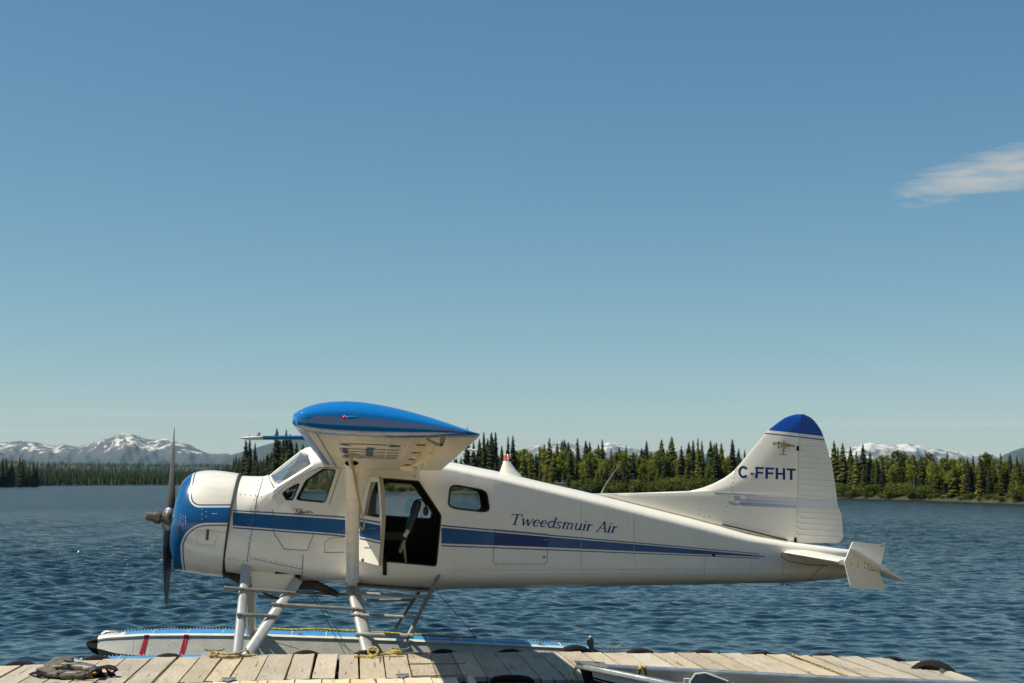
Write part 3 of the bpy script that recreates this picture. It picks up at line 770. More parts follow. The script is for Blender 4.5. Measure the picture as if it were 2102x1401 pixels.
# low cream shed among the trees
sp = shore_pt(NEAR, 1157); dv_ = Vector((sp.x, sp.y, 0)).normalized(); sp = sp + dv_ * 2.2
shed = empty('lakeside_shed', (sp.x, sp.y, 0.4), -0.1, 'low cream flat roofed shed at the water edge behind the fuselage', 'shed')
zt = at_y(1157, 989, sp.y).z - 0.4; wd = (1174 - 1139) / F * sp.y
s_ = MB(); s_.box((0, 1.5, zt / 2 - 0.1), (wd * 0.95, 3, zt - 0.2)); s_.build('wall', M['shed'], shed, False)
s_ = MB(); s_.box((0, 1.4, zt - 0.06), (wd * 1.05, 3.5, 0.14)); s_.build('roof', M['plastic_w'], shed, False)
# two faint power lines across the right woods
for i, (pts) in enumerate((((1690, 969), (1800, 964), (1900, 955), (2010, 958), (2140, 960)), ((1690, 980), (1790, 974), (1890, 961), (2010, 964), (2140, 968)))):
    w_ = MB(); w_.tube([at_y(x, y, 158) for x, y in pts], 0.011, 5)
    w_.build('power_line', M['bark'], label=('upper thin power line across the right shore trees', 'lower thin power line across the right shore trees')[i], cat='power line', group='power lines')
M['gap'] = mat('dark_cowl_gap', (0.035, 0.032, 0.028), 0.6)
# ================================================================== THE FLOATPLANE
YAW = math.radians(6.5)
PO = Vector((0, 19.0, 0)); EX = Vector((math.cos(YAW), math.sin(YAW), 0)); EY = Vector((-math.sin(YAW), math.cos(YAW), 0))
def w2l(w):
    d = w - PO; return Vector((d.dot(EX), d.dot(EY), d.z))
def l2w(l): return PO + EX * l[0] + EY * l[1] + Vector((0, 0, l[2]))
def LP(px, py, yl):
    """point of the aircraft seen at a photo pixel, at lateral distance yl from its plane of symmetry"""
    r = ray(px, py); t = (yl - EY.dot(C0 - PO)) / EY.dot(r)
    return w2l(C0 + r * t)
def LPP(px, py, q, n):
    """same, on the local plane through q with normal n"""
    c = w2l(C0); r = ray(px, py); rl = Vector((r.dot(EX), r.dot(EY), r.z))
    return c + rl * ((q - c).dot(n) / rl.dot(n))

plane = empty('floatplane', PO, YAW, 'white and blue single engine floatplane moored alongside the wooden dock', 'floatplane')
def P(mb, name, mats, parent=None, **kw): return mb.build(name, mats, parent or plane, **kw)

# ---- fuselage body: curves traced in side view
def curve(pts, yl):
    q = [LP(x, y, yl) for x, y in pts]; return ([p.x for p in q], [p.z for p in q])
TOPC = curve([(455, 976), (492, 975), (540, 976.5), (550, 974), (617, 924), (629, 916.5), (645, 915), (760, 922), (860, 936), (925, 947), (1030, 968), (1100, 985), (1205, 1009), (1300, 1033), (1400, 1058), (1480, 1079), (1540, 1096), (1624, 1110), (1738, 1124)], 0)
SHC = curve([(455, 1068), (500, 1062), (528, 1040), (547, 1018), (566, 1002), (600, 981), (641, 955), (660, 950), (760, 952), (860, 957), (925, 966), (1030, 988), (1205, 1030), (1400, 1078), (1540, 1112), (1624, 1124), (1738, 1138)], -0.5)
BOTC = curve([(455, 1180), (492, 1182), (560, 1186), (621, 1190), (713, 1198), (800, 1206), (892, 1211), (940, 1209), (1250, 1204), (1480, 1199), (1600, 1197), (1680, 1194), (1738, 1184)], -0.2)
def Xc(px): return LP(px, 1080, 0).x
HWX = [Xc(p) for p in (455, 560, 640, 900, 1000, 1205, 1400, 1540, 1624, 1738)]
HWV = [0.655, 0.625, 0.62, 0.62, 0.58, 0.46, 0.32, 0.225, 0.17, 0.10]
QX = [Xc(p) for p in (455, 535, 556, 565, 612, 634, 700, 900, 1000, 1738)]
QV = [2.0, 2.0, 1.5, 1.12, 1.12, 1.5, 2.2, 2.2, 2.1, 2.0]
TPX = [Xc(p) for p in (455, 560, 640, 920, 1000, 1738)]
TPV = [0.985, 0.93, 0.9, 0.92, 0.97, 0.93]
RBX = [Xc(p) for p in (455, 540, 640, 900, 1200, 1738)]
RBV = [0.62, 0.40, 0.24, 0.26, 0.24, 0.12]
def prm(X):
    zt = np.interp(X, *TOPC); zs = np.interp(X, *SHC); zb = np.interp(X, *BOTC)
    hw = np.interp(X, HWX, HWV); q = np.interp(X, QX, QV); tp = np.interp(X, TPX, TPV); rb = np.interp(X, RBX, RBV)
    zs = min(zs, zt - 0.02); rb = min(rb, (zs - zb) * 0.8)
    return zt, zs, zb, hw, q, tp, rb
def half_w(X, z):
    zt, zs, zb, hw, q, tp, rb = prm(X)
    if z <= zb or z >= zt: return 0.0
    if z < zb + rb: return hw * (1 - (1 - (z - zb) / rb) ** 2.2) ** (1 / 2.2)
    if z < zs: return hw + (hw * tp - hw) * (z - zb - rb) / (zs - zb - rb)
    return hw * tp * max(0.0, 1 - ((z - zs) / (zt - zs)) ** q) ** (1 / q)
def ring(X, inset=0.0):
    zt, zs, zb, hw, q, tp, rb = prm(X)
    if inset: zt -= inset * 1.2; zb += inset * 1.5; hw -= inset; zs -= inset * 0.6
    half = []
    for i in range(9):
        t = PI / 2 * i / 8; half.append((hw * math.sin(t) ** (2 / 2.2), zb + rb * (1 - math.cos(t) ** (2 / 2.2))))
    for i in range(1, 7):
        f = i / 6; half.append((hw + (hw * tp - hw) * f, zb + rb + (zs - zb - rb) * f))
    for i in range(1, 13):
        t = PI / 2 * i / 12; c = max(0.0, math.cos(t)); half.append((hw * tp * c ** (2 / q) if c > 1e-6 else 0.0, zs + (zt - zs) * math.sin(t) ** (2 / q)))
    r = [Vector((X, -y, z)) for y, z in half] + [Vector((X, y, z)) for y, z in reversed(half[1:-1])]
    return r
def S(px, py, off=0.004):
    """point on the near fuselage skin behind a photo pixel"""
    y = -0.55
    for _ in range(5):
        p = LP(px, py, y); y = -half_w(p.x, p.z)
    p = LP(px, py, y - off); return Vector((p.x, y - off, p.z))

stations = sorted(set([Xc(p) for p in list(range(470, 560, 10)) + list(range(550, 660, 6)) + list(range(660, 1060, 20)) + list(range(1060, 1740, 26))] + [Xc(1738)]))
body = MB()
body.loft([ring(X) for X in stations])
X0i, X1i = Xc(566), Xc(1046)
inn = [X for X in stations if X0i <= X <= X1i]
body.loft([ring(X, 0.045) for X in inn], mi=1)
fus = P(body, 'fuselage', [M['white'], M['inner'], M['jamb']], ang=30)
# the inner shell must face inwards: the solid between the shells is the skin
bm = bmesh.new(); bm.from_mesh(fus.data)
bmesh.ops.reverse_faces(bm, faces=[f for f in bm.faces if f.material_index == 1]); bm.to_mesh(fus.data); bm.free()

def round_poly(pts, r=0.25, n=3):
    out = []
    for i, p in enumerate(pts):
        a = Vector(pts[i - 1]); b = Vector(p); c = Vector(pts[(i + 1) % len(pts)])
        p0 = b + (a - b) * r; p1 = b + (c - b) * r
        for k in range(n + 1):
            t = k / n; out.append(tuple(p0 * (1 - t) ** 2 + b * 2 * t * (1 - t) + p1 * t * t))
    return out
WINL = {
    'cockpit': round_poly([(608, 1024), (628, 985), (663, 961.5), (689, 963.5), (667, 1030)], 0.1),
    'quarter': round_poly([(580, 1010.5), (587, 1024), (601, 1024.5), (614.6, 991), (603, 995.5)], 0.15),
    'door': round_poly([(748, 1148), (751, 1040), (774, 980), (793, 979.7), (860, 985), (907, 1056), (896.6, 1162)], 0.05),
    'rear': round_poly([(920, 1040), (925, 993), (998, 1006), (1004.8, 1050)], 0.22)}
FARDOOR = round_poly([(770, 1056), (772, 1010), (794, 989), (846, 992), (887, 1050), (883, 1064)], 0.12)
def cutter(pts, y0, y1, name):
    c = MB(); n = len(pts)
    c.add([(x, y0, z) for x, z in pts] + [(x, y1, z) for x, z in pts], [tuple(range(n)), tuple(range(2 * n - 1, n - 1, -1))] + [(i, (i + 1) % n, n + (i + 1) % n, n + i) for i in range(n)])
    me = bpy.data.meshes.new(name); me.from_pydata(c.v, [], c.f)
    bm = bmesh.new(); bm.from_mesh(me); bmesh.ops.recalc_face_normals(bm, faces=bm.faces); bm.to_mesh(me); bm.free()
    for k in ('white', 'inner', 'jamb'): me.materials.append(M[k])
    me.polygons.foreach_set('material_index', [2] * len(me.polygons))
    return me
def xz(pts, y): return [(LP(a, b, y).x, LP(a, b, y).z) for a, b in pts]
WS = [(553, 975), (617.6, 921), (629, 921.5), (641, 953), (568, 1000)]
ws_loc = [(LP(552, 975.5, 0).x, LP(552, 975.5, 0).z), (LP(545, 955, 0).x, LP(545, 955, 0).z), (LP(600, 915, 0).x, LP(600, 915, 0).z), (LP(618, 923.4, 0).x, LP(618, 923.4, 0).z), (LP(635, 934, -0.3).x, LP(635, 934, -0.3).z), (LP(642, 954.5, -0.54).x, LP(642, 954.5, -0.54).z), (LP(570, 999.5, -0.54).x, LP(570, 999.5, -0.54).z), (LP(561, 1000, -0.54).x, LP(561, 1000, -0.54).z)]
cuts = [(cutter(xz(WINL['cockpit'], -0.58), -1, 1, 'c1')), cutter(xz(WINL['quarter'], -0.58), -1, 1, 'c2'), cutter(xz(WINL['rear'], -0.57), -1, 1, 'c3'),
        cutter(xz(WINL['door'], -0.6), -1, 0, 'c4'), cutter(xz(FARDOOR, 0.6), 0, 1, 'c5'), cutter(ws_loc, -1, 1, 'c6')]
tmp = []
for cm in cuts:
    co = bpy.data.objects.new(cm.name, cm); COL.objects.link(co); co.parent = plane; tmp.append(co)
    md = fus.modifiers.new(cm.name, 'BOOLEAN'); md.operation = 'DIFFERENCE'; md.solver = 'EXACT'; md.object = co; md.material_mode = 'INDEX'
bpy.context.view_layer.update()
ev = fus.evaluated_get(bpy.context.evaluated_depsgraph_get())
nm = bpy.data.meshes.new_from_object(ev); nm.name = 'fuselage'
fus.modifiers.clear(); fus.data = nm
for co in tmp: bpy.data.objects.remove(co)
nm.polygons.foreach_set('use_smooth', [True] * len(nm.polygons)); nm.set_sharp_from_angle(angle=math.radians(28))
F_ = fus   # sub-parts hang on the fuselage

# ---- glazing
def pane(pts, yoff, name, m, side=-1):
    """a thin pane following the skin, from a pixel outline"""
    c = MB(); outl = []
    for a, b in pts:
        p = LP(a, b, -0.58); outl.append(Vector((p.x, side * (half_w(p.x, p.z) - yoff), p.z)))
    n = len(outl); cen = sum(outl, Vector()) / n
    c.add(outl + [cen], [(i, (i + 1) % n, n) for i in range(n)])
    return P(c, name, m, F_, smooth=False, fix=False)
for k in ('cockpit', 'quarter', 'rear'):
    pane(WINL[k], 0.02, 'side_window', M['glass']); pane(WINL[k], 0.02, 'side_window', M['glass'], 1)
c = MB(); o_ = [Vector((LP(a, b, 0.6).x, 0.585, LP(a, b, 0.6).z)) for a, b in FARDOOR]
c.add(o_, [tuple(range(len(o_)))]); P(c, 'side_window', M['glass'], F_, smooth=False, fix=False)
A = LP(553, 975.5, 0); B = LP(618.5, 924, 0)
for sgn in (-1, 1):
    Cc = LP(642.5, 954.5, -0.52); D = LP(568, 1000.5, -0.54); Bm = LP(635, 933, -0.30)
    fl = lambda p: Vector((p.x, abs(p.y) * sgn, p.z))
    w_ = MB(); q = [A + Vector((0, sgn * 0.02, -.01)), B + Vector((0, sgn * 0.02, -0.01)), fl(Bm), fl(Cc), fl(D)]
    w_.add(q + [sum(q, Vector()) / 5 + Vector((-0.03, sgn * 0.02, 0.03))], [(i, (i + 1) % 5, 5) for i in range(5)])
    P(w_, 'windscreen_pane', M['wglass'], F_, smooth=False, fix=False)
    # frame around the pane
    fr = MB()
    fr.tube([q[0], q[1]], 0.016, 6); fr.tube([q[1], q[2], q[3]], 0.022, 6); fr.tube([q[3], q[4]], 0.03, 6); fr.tube([q[4], q[0]], 0.022, 6)
    P(fr, 'windscreen_frame', M['white'], F_)
# black rubber round the windows and the door opening
def rim(pts, r, name, m, inset=0.0):
    t = MB(); q = [S(a, b, 0.002 - inset) for a, b in pts]; t.tube(q + [q[0]], r, 5, caps=False); return P(t, name, m, F_)
rim(WINL['rear'], 0.013, 'window_seal', M['black']); rim(WINL['cockpit'], 0.008, 'window_seal', M['black']); rim(WINL['quarter'], 0.008, 'window_seal', M['black'])
rim(WINL['door'], 0.018, 'door_seal', M['jamb'], 0.02)
c = MB(); q = [Vector((LP(a, b, 0.6).x, 0.56, LP(a, b, 0.6).z)) for a, b in FARDOOR]; c.tube(q + [q[0]], 0.012, 5, caps=False); P(c, 'window_seal', M['steel'], F_)

# ---- paint: stripes laid on the skin
def strip(xs, top, bot, m, name='stripe', off=0.004, parent=None, Sf=S, rows=3):
    c = MB(); rings = []
    for x in xs:
        a, b = interp(x, top), interp(x, bot)
        rings.append([Sf(x, a + (b - a) * k / rows, off) for k in range(rows + 1)])
    c.loft(rings, False, False, False)
    return P(c, name, m, parent or F_, fix=False)
def lines(offs): return [(x, y) for x, y in offs]
T1t = [(468, 1044.5), (475, 1045), (680, 1057), (757, 1063), (907, 1076), (1125, 1095.6), (1400, 1120), (1559, 1134.6)]
T1b = [(468, 1046.7), (475, 1047.2), (680, 1059.4), (757, 1065.5), (907, 1078.7), (1125, 1097.8), (1400, 1121.8), (1559, 1136)]
BDt = [(468, 1049.5), (475, 1050), (680, 1063.5), (757, 1070), (907, 1081.6), (1125, 1100.5), (1400, 1124), (1571, 1140)]
BDb = [(468, 1076.5), (475, 1077), (680, 1092.7), (757, 1100), (907, 1114), (1125, 1121.8), (1400, 1134.5), (1571, 1141.6)]
T2t = [(468, 1079.8), (475, 1080.3), (680, 1095.5), (757, 1103), (907, 1117.6), (1125, 1126), (1400, 1137), (1559, 1143.8)]
T2b = [(468, 1082), (475, 1082.6), (680, 1098), (757, 1105.5), (907, 1120), (1125, 1128), (1400, 1138.6), (1559, 1145.2)]
for x0, x1 in ((478, 748), (906, 1559)):
    xs = np.linspace(x0, x1, int((x1 - x0) / 12))
    strip(xs, T1t, T1b, M['blue'], rows=1); strip(xs, T2t, T2b, M['blue'], rows=1)
strip(np.linspace(478, 748, 24), BDt, BDb, M['blue'])
strip(np.linspace(906, 1014, 10), BDt, BDb, M['blue'])
strip(np.linspace(1014, 1125, 10), BDt, BDb, M['royal'])
strip(np.linspace(1125, 1571, 40), BDt, BDb, M['blue'])

# ---- lettering drawn as flat strokes on the skin
def strokes(paths, Sf, to_px, m, name, parent, off=0.006):
    """paths: (polyline in glyph units, width); to_px maps glyph units to photo pixels"""
    c = MB()
    for pl, w in paths:
        pts = [Vector((p[0], p[1])) for p in pl]; L = []; R = []
        for i, p in enumerate(pts):
            d = (pts[min(i + 1, len(pts) - 1)] - pts[max(0, i - 1)])
            d = d.normalized() if d.length > 1e-9 else Vector((1, 0)); nrm = Vector((-d.y, d.x)) * w / 2
            L.append(Sf(*to_px(*(p + nrm)), off)); R.append(Sf(*to_px(*(p - nrm)), off))
        n = len(pts); c.add(L + R, [(i, i + 1, n + i + 1, n + i) for i in range(n - 1)])
    return P(c, name, m, parent, smooth=False, fix=False)
def arc(cx, cy, rx, ry, a0, a1, n=14): return [(cx + rx * math.cos(math.radians(a0 + (a1 - a0) * k / n)), cy + ry * math.sin(math.radians(a0 + (a1 - a0) * k / n))) for k in range(n + 1)]
TK, TN = 0.115, 0.055
GL = {
    'T': (0.86, [([(0.02, .97), (.8, .97)], .065), ([(.03, 1), (.0, .76)], TN), ([(.8, 1), (.79, .76)], TN), ([(.41, .97), (.41, 0)], TK), ([(.24, .02), (.58, .02)], TN)]),
    'w': (0.90, [([(.06, .62), (.24, 0)], TK), ([(.24, 0), (.42, .58)], TN), ([(.42, .6), (.6, 0)], TK), ([(.6, 0), (.82, .62)], TN), ([(-.02, .61), (.16, .61)], TN), ([(.72, .61), (.88, .61)], TN)]),
    'e': (0.56, [([(.06, .33), (.47, .36)], TN), (arc(.27, .31, .21, .30, 8, 130), .07), (arc(.27, .31, .21, .29, 125, 250), TK), (arc(.27, .31, .21, .29, 248, 318), .07)]),
    'd': (0.64, [(arc(.27, .31, .21, .29, 60, 300, 18), .1), ([(.38, .52), (.44, .56)], .06), ([(.38, .1), (.46, .2)], .06), ([(.5, 1), (.5, .02)], TK), ([(.38, .97), (.5, .97)], TN), ([(.5, .02), (.62, .03)], TN)]),
    's': (0.50, [([(.40, .5), (.36, .58), (.24, .615), (.11, .57), (.07, .48), (.13, .38), (.3, .27), (.39, .17), (.34, .05), (.2, .0), (.08, .04), (.04, .14)], .085)]),
    'm': (0.92, [([(.12, .62), (.12, 0)], TK), ([(.12, .42), (.22, .57), (.34, .6), (.42, .52), (.42, 0)], .09), ([(.42, .42), (.52, .57), (.64, .6), (.73, .52), (.73, 0)], .09), ([(.02, .6), (.12, .6)], TN), ([(.04, .02), (.2, .02)], TN), ([(.34, .02), (.5, .02)], TN), ([(.65, .02), (.84, .02)], TN)]),
    'u': (0.64, [([(.12, .62), (.12, .15), (.18, .03), (.3, .02), (.42, .1), (.48, .22)], .09), ([(.48, .62), (.48, 0)], TK), ([(.02, .6), (.12, .6)], TN), ([(.38, .6), (.48, .6)], TN), ([(.48, .02), (.6, .03)], TN)]),
    'i': (0.30, [([(.13, .62), (.13, 0)], TK), ([(.13, .8), (.13, .9)], .12), ([(.03, .6), (.13, .6)], TN), ([(.03, .02), (.25, .02)], TN)]),
    'r': (0.46, [([(.13, .62), (.13, 0)], TK), ([(.13, .4), (.22, .55), (.34, .6), (.42, .57)], .08), ([(.03, .6), (.13, .6)], TN), ([(.03, .02), (.25, .02)], TN)]),
    'A': (0.82, [([(.08, 0), (.42, 1)], TN), ([(.40, 1), (.72, 0)], TK), ([(.2, .36), (.6, .36)], TN), ([(-.02, .02), (.2, .02)], TN), ([(.58, .02), (.86, .02)], TN)])}
paths = []; x = 0
for ch in 'Tweedsmuir Air':
    if ch == ' ': x += 0.34; continue
    adv, st_ = GL[ch]
    for pl, w in st_: paths.append(([(x + a + b * 0.27, b) for a, b in pl], w))
    x += adv
kx = (1268 - 1045) / (x + 0.1)
strokes(paths, S, lambda a, b: (1045 + a * kx, 1074.5 + a * kx * 0.084 - b * 22.0), M['navy'], 'company_lettering', F_)
bz = lambda a, b: (590 + a / 19.1, 1020 + b / 19.1)
bv = [[(400, 470), (355, 560), (305, 650)], [(310, 512), (400, 462), (520, 445), (585, 462), (575, 510), (500, 545), (430, 562)], [(430, 562), (505, 572), (480, 612), (340, 645)], [(525, 590), (578, 552), (545, 545), (518, 600), (545, 618), (590, 600)], [(642, 556), (600, 590), (618, 612), (655, 580), (665, 552), (655, 608)], [(690, 548), (702, 606), (757, 532)], [(770, 585), (822, 545), (792, 532), (772, 588), (800, 605), (835, 585)], [(845, 520), (878, 515), (915, 518), (895, 582), (950, 582), (1010, 570)]]
strokes([(p, 26) for p in bv] + [([(170, 424), (195, 426)], 16), ([(225, 427), (320, 430)], 14), ([(335, 431), (378, 432)], 16)], S, bz, M['black'], 'script_lettering', F_)

# ---- seams, hatch outlines and fasteners
def seam(pts, w, m=None, name='panel_seam', Sf=S):
    q = [Sf(a, b, 0.003) for a, b in pts]; c = MB(); c.tube(q, w, 4); return P(c, name, m or M['seam'], F_)
def dense(pts, k=6):
    out = []
    for (a, b), (c, d) in zip(pts[:-1], pts[1:]): out += [(a + (c - a) * i / k, b + (d - b) * i / k) for i in range(k)]
    return out + [pts[-1]]
seam(dense([(540, 979), (534, 1000), (527, 1021), (517, 1086), (507, 1150)]), 0.004)
seam(dense([(561, 1090), (583, 1125.5), (629.8, 1128.4), (645, 1093)]), 0.0045)
seam(dense([(559, 1044), (562, 1087)]), 0.003)
seam(dense([(655, 957.5), (700.5, 960), (676, 1034)]), 0.004)
seam(dense([(561, 1018), (600, 985), (655, 957)]), 0.003)
seam(dense([(513, 1144), (567, 1156), (620, 1167)]), 0.003)
seam(dense([(622, 1138), (620, 1180)]), 0.005)
seam(dense([(666, 1132), (666, 1112), (680, 1102), (706, 1101)]), 0.003); seam(dense([(666, 1132), (706, 1132)]), 0.003)
seam(dense([(1014, 1085), (1120, 1094), (1126, 1100), (1123, 1150), (1118, 1156)]), 0.0025); seam(dense([(1118, 1156), (1016, 1156), (1012, 1150), (1016, 1084)]), 0.003)
seam(dense([(1300, 1036), (1302, 1150)]), 0.0022, M['seam_pale']); seam(dense([(1193, 1010), (1193, 1198)]), 0.0022, M['seam_pale'])

seam(dense([(930, 1168), (1100, 1168), (1300, 1167), (1580, 1168)], 10), 0.0022, M['seam_pale'])
seam(dense([(1606, 1134), (1603, 1140), (1616, 1150), (1660, 1158), (1700, 1159)]), 0.005)
seam(dense([(1690, 1158), (1655, 1195)]), 0.003); seam(dense([(1607, 1150), (1608, 1196)]), 0.0025, M['seam_pale'])
seam(dense([(1540, 1152), (1540, 1196)]), 0.002, M['seam_pale']); seam(dense([(1445, 1140), (1446, 1197)]), 0.002, M['seam_pale'])
c = MB(); c.tube([LP(a, b, -0.085) for a, b in dense([(1483, 1075), (1520, 1083.5), (1560, 1093.5), (1616, 1107)])], 0.010, 5); P(c, 'fin_root_gap', M['black'], F_)
riv = MB()
def rivets(pts, n, r=0.007, Sf=S):
    L_ = dense(pts, 20)
    for i in range(n):
        a, b = L_[int(i * (len(L_) - 1) / max(1, n - 1))]; p = Sf(a, b, 0.002); riv.ellipsoid(p, (r, 0.004, r), 6, 3)
rivets([(531, 985), (522, 1024)], 5); rivets([(514, 1044), (508, 1150)], 10); rivets([(513, 1140), (620, 1163)], 11); rivets([(520, 1174), (610, 1186)], 9); rivets([(560, 1020), (655, 958)], 14)
rivets([(493, 1013), (536, 1018)], 5); rivets([(470, 1145), (500, 1151)], 4); rivets([(622, 1140), (619, 1182)], 6); rivets([(560, 1045), (562, 1086)], 5)
rivets([(650, 1090), (690, 1095)], 3); rivets([(1690, 1158), (1655, 1195)], 9); rivets([(1357, 1166.5), (1580, 1167)], 60, 0.004); rivets([(930, 1160), (1180, 1164)], 50, 0.0035)
rivets([(666, 1133), (706, 1133)], 14, 0.005)
P(riv, 'rivets', M['rivet'], F_, kind='stuff')
riv = MB()
for px_, t_, b_ in ((962, 966, 990), (1018, 985, 1190), (1080, 998, 1084), (1136, 1012, 1192), (1193, 1024, 1194), (1248, 1038, 1194), (1302, 1052, 1190), (1372, 1066, 1190), (1446, 1086, 1190), (1500, 1098, 1188), (1540, 1106, 1190), (700, 1105, 1185), (640, 1100, 1180)):
    rivets([(px_, t_), (px_ + 1, b_)], max(4, int((b_ - t_) / 6)), 0.0045)
rivets([(1030, 992), (1205, 1034), (1400, 1081), (1540, 1114)], 90, 0.004); rivets([(920, 1196), (1250, 1194), (1600, 1188)], 110, 0.004)
P(riv, 'rivets', M['seam_pale'], F_, kind='stuff')
for a, b, s in ((1120, 1106.5, 0.03), (1117, 1142, 0.03), (1465, 1138, 0.022)):
    c = MB(); c.ellipsoid(S(a, b), (s, 0.01, s * 0.35 if s == 0.03 else s), 8, 4); P(c, 'latch', M['steel'] if s == .03 else M['black'], F_)

# ---- belly details
c = MB(); q0 = LP(464, 1184, 0); q1 = LP(520, 1186, 0)
c.blade(LP(462, 1172, 0), LP(505, 1180, 0), 0.05, 0.75, Vector((0, 0, 1)), chord1=0.3, thick1=0.55); P(c, 'exhaust_outlet', M['exhaust'])
c = MB(); pts = [(516, 1170), (517, 1205), (560, 1210), (600, 1210), (606, 1188), (618, 1180)]
c.plate([LP(a, b, -0.44) for a, b in pts], [], (0, 1, 0), 0.8); P(c, 'belly_fairing', M['white2'], smooth=False)
c = MB(); c.blade(LP(716, 1199, -0.3), LP(890, 1212, -0.3), 0.04, 0.3, Vector((0, 0, 1))); P(c, 'belly_keel', M['strutm'])
c = MB(); c.tube([LP(614, 1199, -0.2), LP(650, 1200, -0.2), LP(676, 1212, -0.2), LP(694, 1219, -0.2)], [0.06, 0.06, 0.05, 0.03], 8); c.tube([LP(632, 1192, -0.25), LP(664, 1204, -0.25), LP(692, 1218, -0.25)], 0.022, 6); P(c, 'exhaust_pipe', M['exhaust'])
c = MB(); c.tube([LP(514, 1200, -0.3), LP(530, 1207, -0.3), LP(552, 1222, -0.3), LP(572, 1227, -0.3), LP(600, 1224, -0.3)], 0.018, 6); P(c, 'drain_hose', M['wire'])
for a, b in ((1606, 1197), (1616, 1198)):
    c = MB(); c.box(LP(a, b, -0.1), (0.03, 0.03, 0.035)); P(c, 'tie_down_ring', M['steel'])

# ---- cowling, turned on its own tilted axis
R0 = LP(476, 1077, 0); R1 = LP(361, 1062.5, 0); AXc = (R1 - R0); CL = AXc.length; AXc.normalize()
UPc = Vector((0, 1, 0)).cross(AXc); UPc = UPc if UPc.z > 0 else -UPc
RC = 0.5 * (LP(491, 970, 0) - LP(461, 1184, 0)).length
prof = [(0.0, 0.985), (0.02, 1.0), (0.2, 1.005), (0.42, 1.0), (0.6, 0.975), (0.74, 0.935), (0.84, 0.88), (0.91, 0.81), (0.96, 0.73), (0.99, 0.65), (1.0, 0.58), (0.99, 0.53), (0.95, 0.50), (0.8, 0.48), (0.5, 0.46)]
NS = 56; c = MB(); rings = []
def smooth_prof(prof, n=4):
    out = []
    for i in range(len(prof) - 1):
        p0 = prof[max(0, i - 1)]; p1 = prof[i]; p2 = prof[i + 1]; p3 = prof[min(len(prof) - 1, i + 2)]
        for k in range(n):
            t = k / n
            out.append(tuple(0.5 * (2 * b + (cc - a) * t + (2 * a - 5 * b + 4 * cc - d) * t * t + (3 * b - a - 3 * cc + d) * t ** 3) for a, b, cc, d in zip(p0, p1, p2, p3)))
    return out + [prof[-1]]
for f, r in smooth_prof(prof):
    ring_ = []
    for k in range(NS):
        a = 2 * PI * k / NS; dn = max(0.0, -math.sin(a)); rr = r * RC
        # the chin keeps its depth right to the front
        if f > 0.5 and r > 0.5: rr = rr + (RC * (1.0 - r)) * (dn ** 7) * 0.95 * max(0.0, min(1.0, (0.93 - f) / 0.07))
        ring_.append(R0 + AXc * (f * CL) + UPc * (rr * math.sin(a)) + Vector((0, 1, 0)) * (rr * math.cos(a)))
    rings.append(ring_)
c.loft(rings, True, True, True)
def cowl_mat():
    m, t, b, out = new_mat('cowl_paint')
    tc = t.new('ShaderNodeTexCoord').outputs['Object']; s = t.new('ShaderNodeSeparateXYZ'); t.l.new(tc, s.inputs[0])
    def corner(px, py, r, up):
        p = LP(px, py, -0.5); rr = r
        qx = t.m('ADD', t.m('SUBTRACT', p.x + rr, s.outputs[0]), 0.0)
        qz = t.m('SUBTRACT', p.z + rr, s.outputs[2]) if up else t.m('SUBTRACT', s.outputs[2], p.z - rr)
        a = t.m('MAXIMUM', qx, 0.0); c_ = t.m('MAXIMUM', qz, 0.0)
        return t.m('SUBTRACT', t.m('SQRT', t.m('ADD', t.m('MULTIPLY', a, a), t.m('MULTIPLY', c_, c_))), rr)
    d1 = corner(388, 1040, 0.15, True); d2 = corner(372, 1071, 0.34, False)
    d = t.m('MINIMUM', d1, d2)         # negative inside a white panel
    blue = (0.003, 0.088, 0.26)
    f_line = t.m('MULTIPLY', t.m('GREATER_THAN', d, -0.040), t.m('LESS_THAN', d, -0.024))
    f_blue = t.m('GREATER_THAN', d, 0.0)
    sel = t.m('MAXIMUM', f_line, f_blue)
    n1 = t.noise(t.scale(tc, (2, 4, 6)), 1.0, 6, 0.6)
    dirt = t.mix(t.m('MULTIPLY', t.m('SUBTRACT', n1, 0.45), 1.6, clamp=True), WHITE, (0.48, 0.44, 0.36))
    colr = t.mix(sel, dirt, blue)
    t.l.new(colr, b.inputs['Base Color']); b.inputs['Roughness'].default_value = 0.25; b.inputs['Coat Weight'].default_value = 0.6; b.inputs['Coat Roughness'].default_value = 0.08
    bp = t.new('ShaderNodeBump'); bp.inputs['Strength'].default_value = 0.25; bp.inputs['Distance'].default_value = 0.01
    t.l.new(t.noise(tc, 3.5, 2, 0.5), bp.inputs['Height']); t.l.new(bp.outputs[0], b.inputs['Normal'])
    return m
cowl = P(c, 'engine_cowling', cowl_mat(), ang=40)
def SC_(px, py, off=0.004):
    """point on the near side of the cowling"""
    y = -0.6
    for _ in range(6):
        p = LP(px, py, y); v = p - R0; f = v.dot(AXc) / CL; h = v.dot(UPc)
        r = float(np.interp(f, [q[0] for q in prof[:11]], [q[1] for q in prof[:11]])) * RC
        y = -math.sqrt(max(0.0, r * r - h * h))
    p = LP(px, py, y - off); return Vector((p.x, y - off, p.z))
c = MB(); rg = []
for f, r in ((-0.028, 0.95), (-0.028, 1.008), (0.006, 1.008), (0.006, 0.95)):
    rg.append([R0 + AXc * (f * CL) + UPc * (r * RC * math.sin(2 * PI * k / NS)) + Vector((0, 1, 0)) * (r * RC * math.cos(2 * PI * k / NS)) for k in range(NS)])
rg.append(rg[0]); c.loft(rg, True, False, False); P(c, 'cowl_gap_band', M['gap'], cowl)
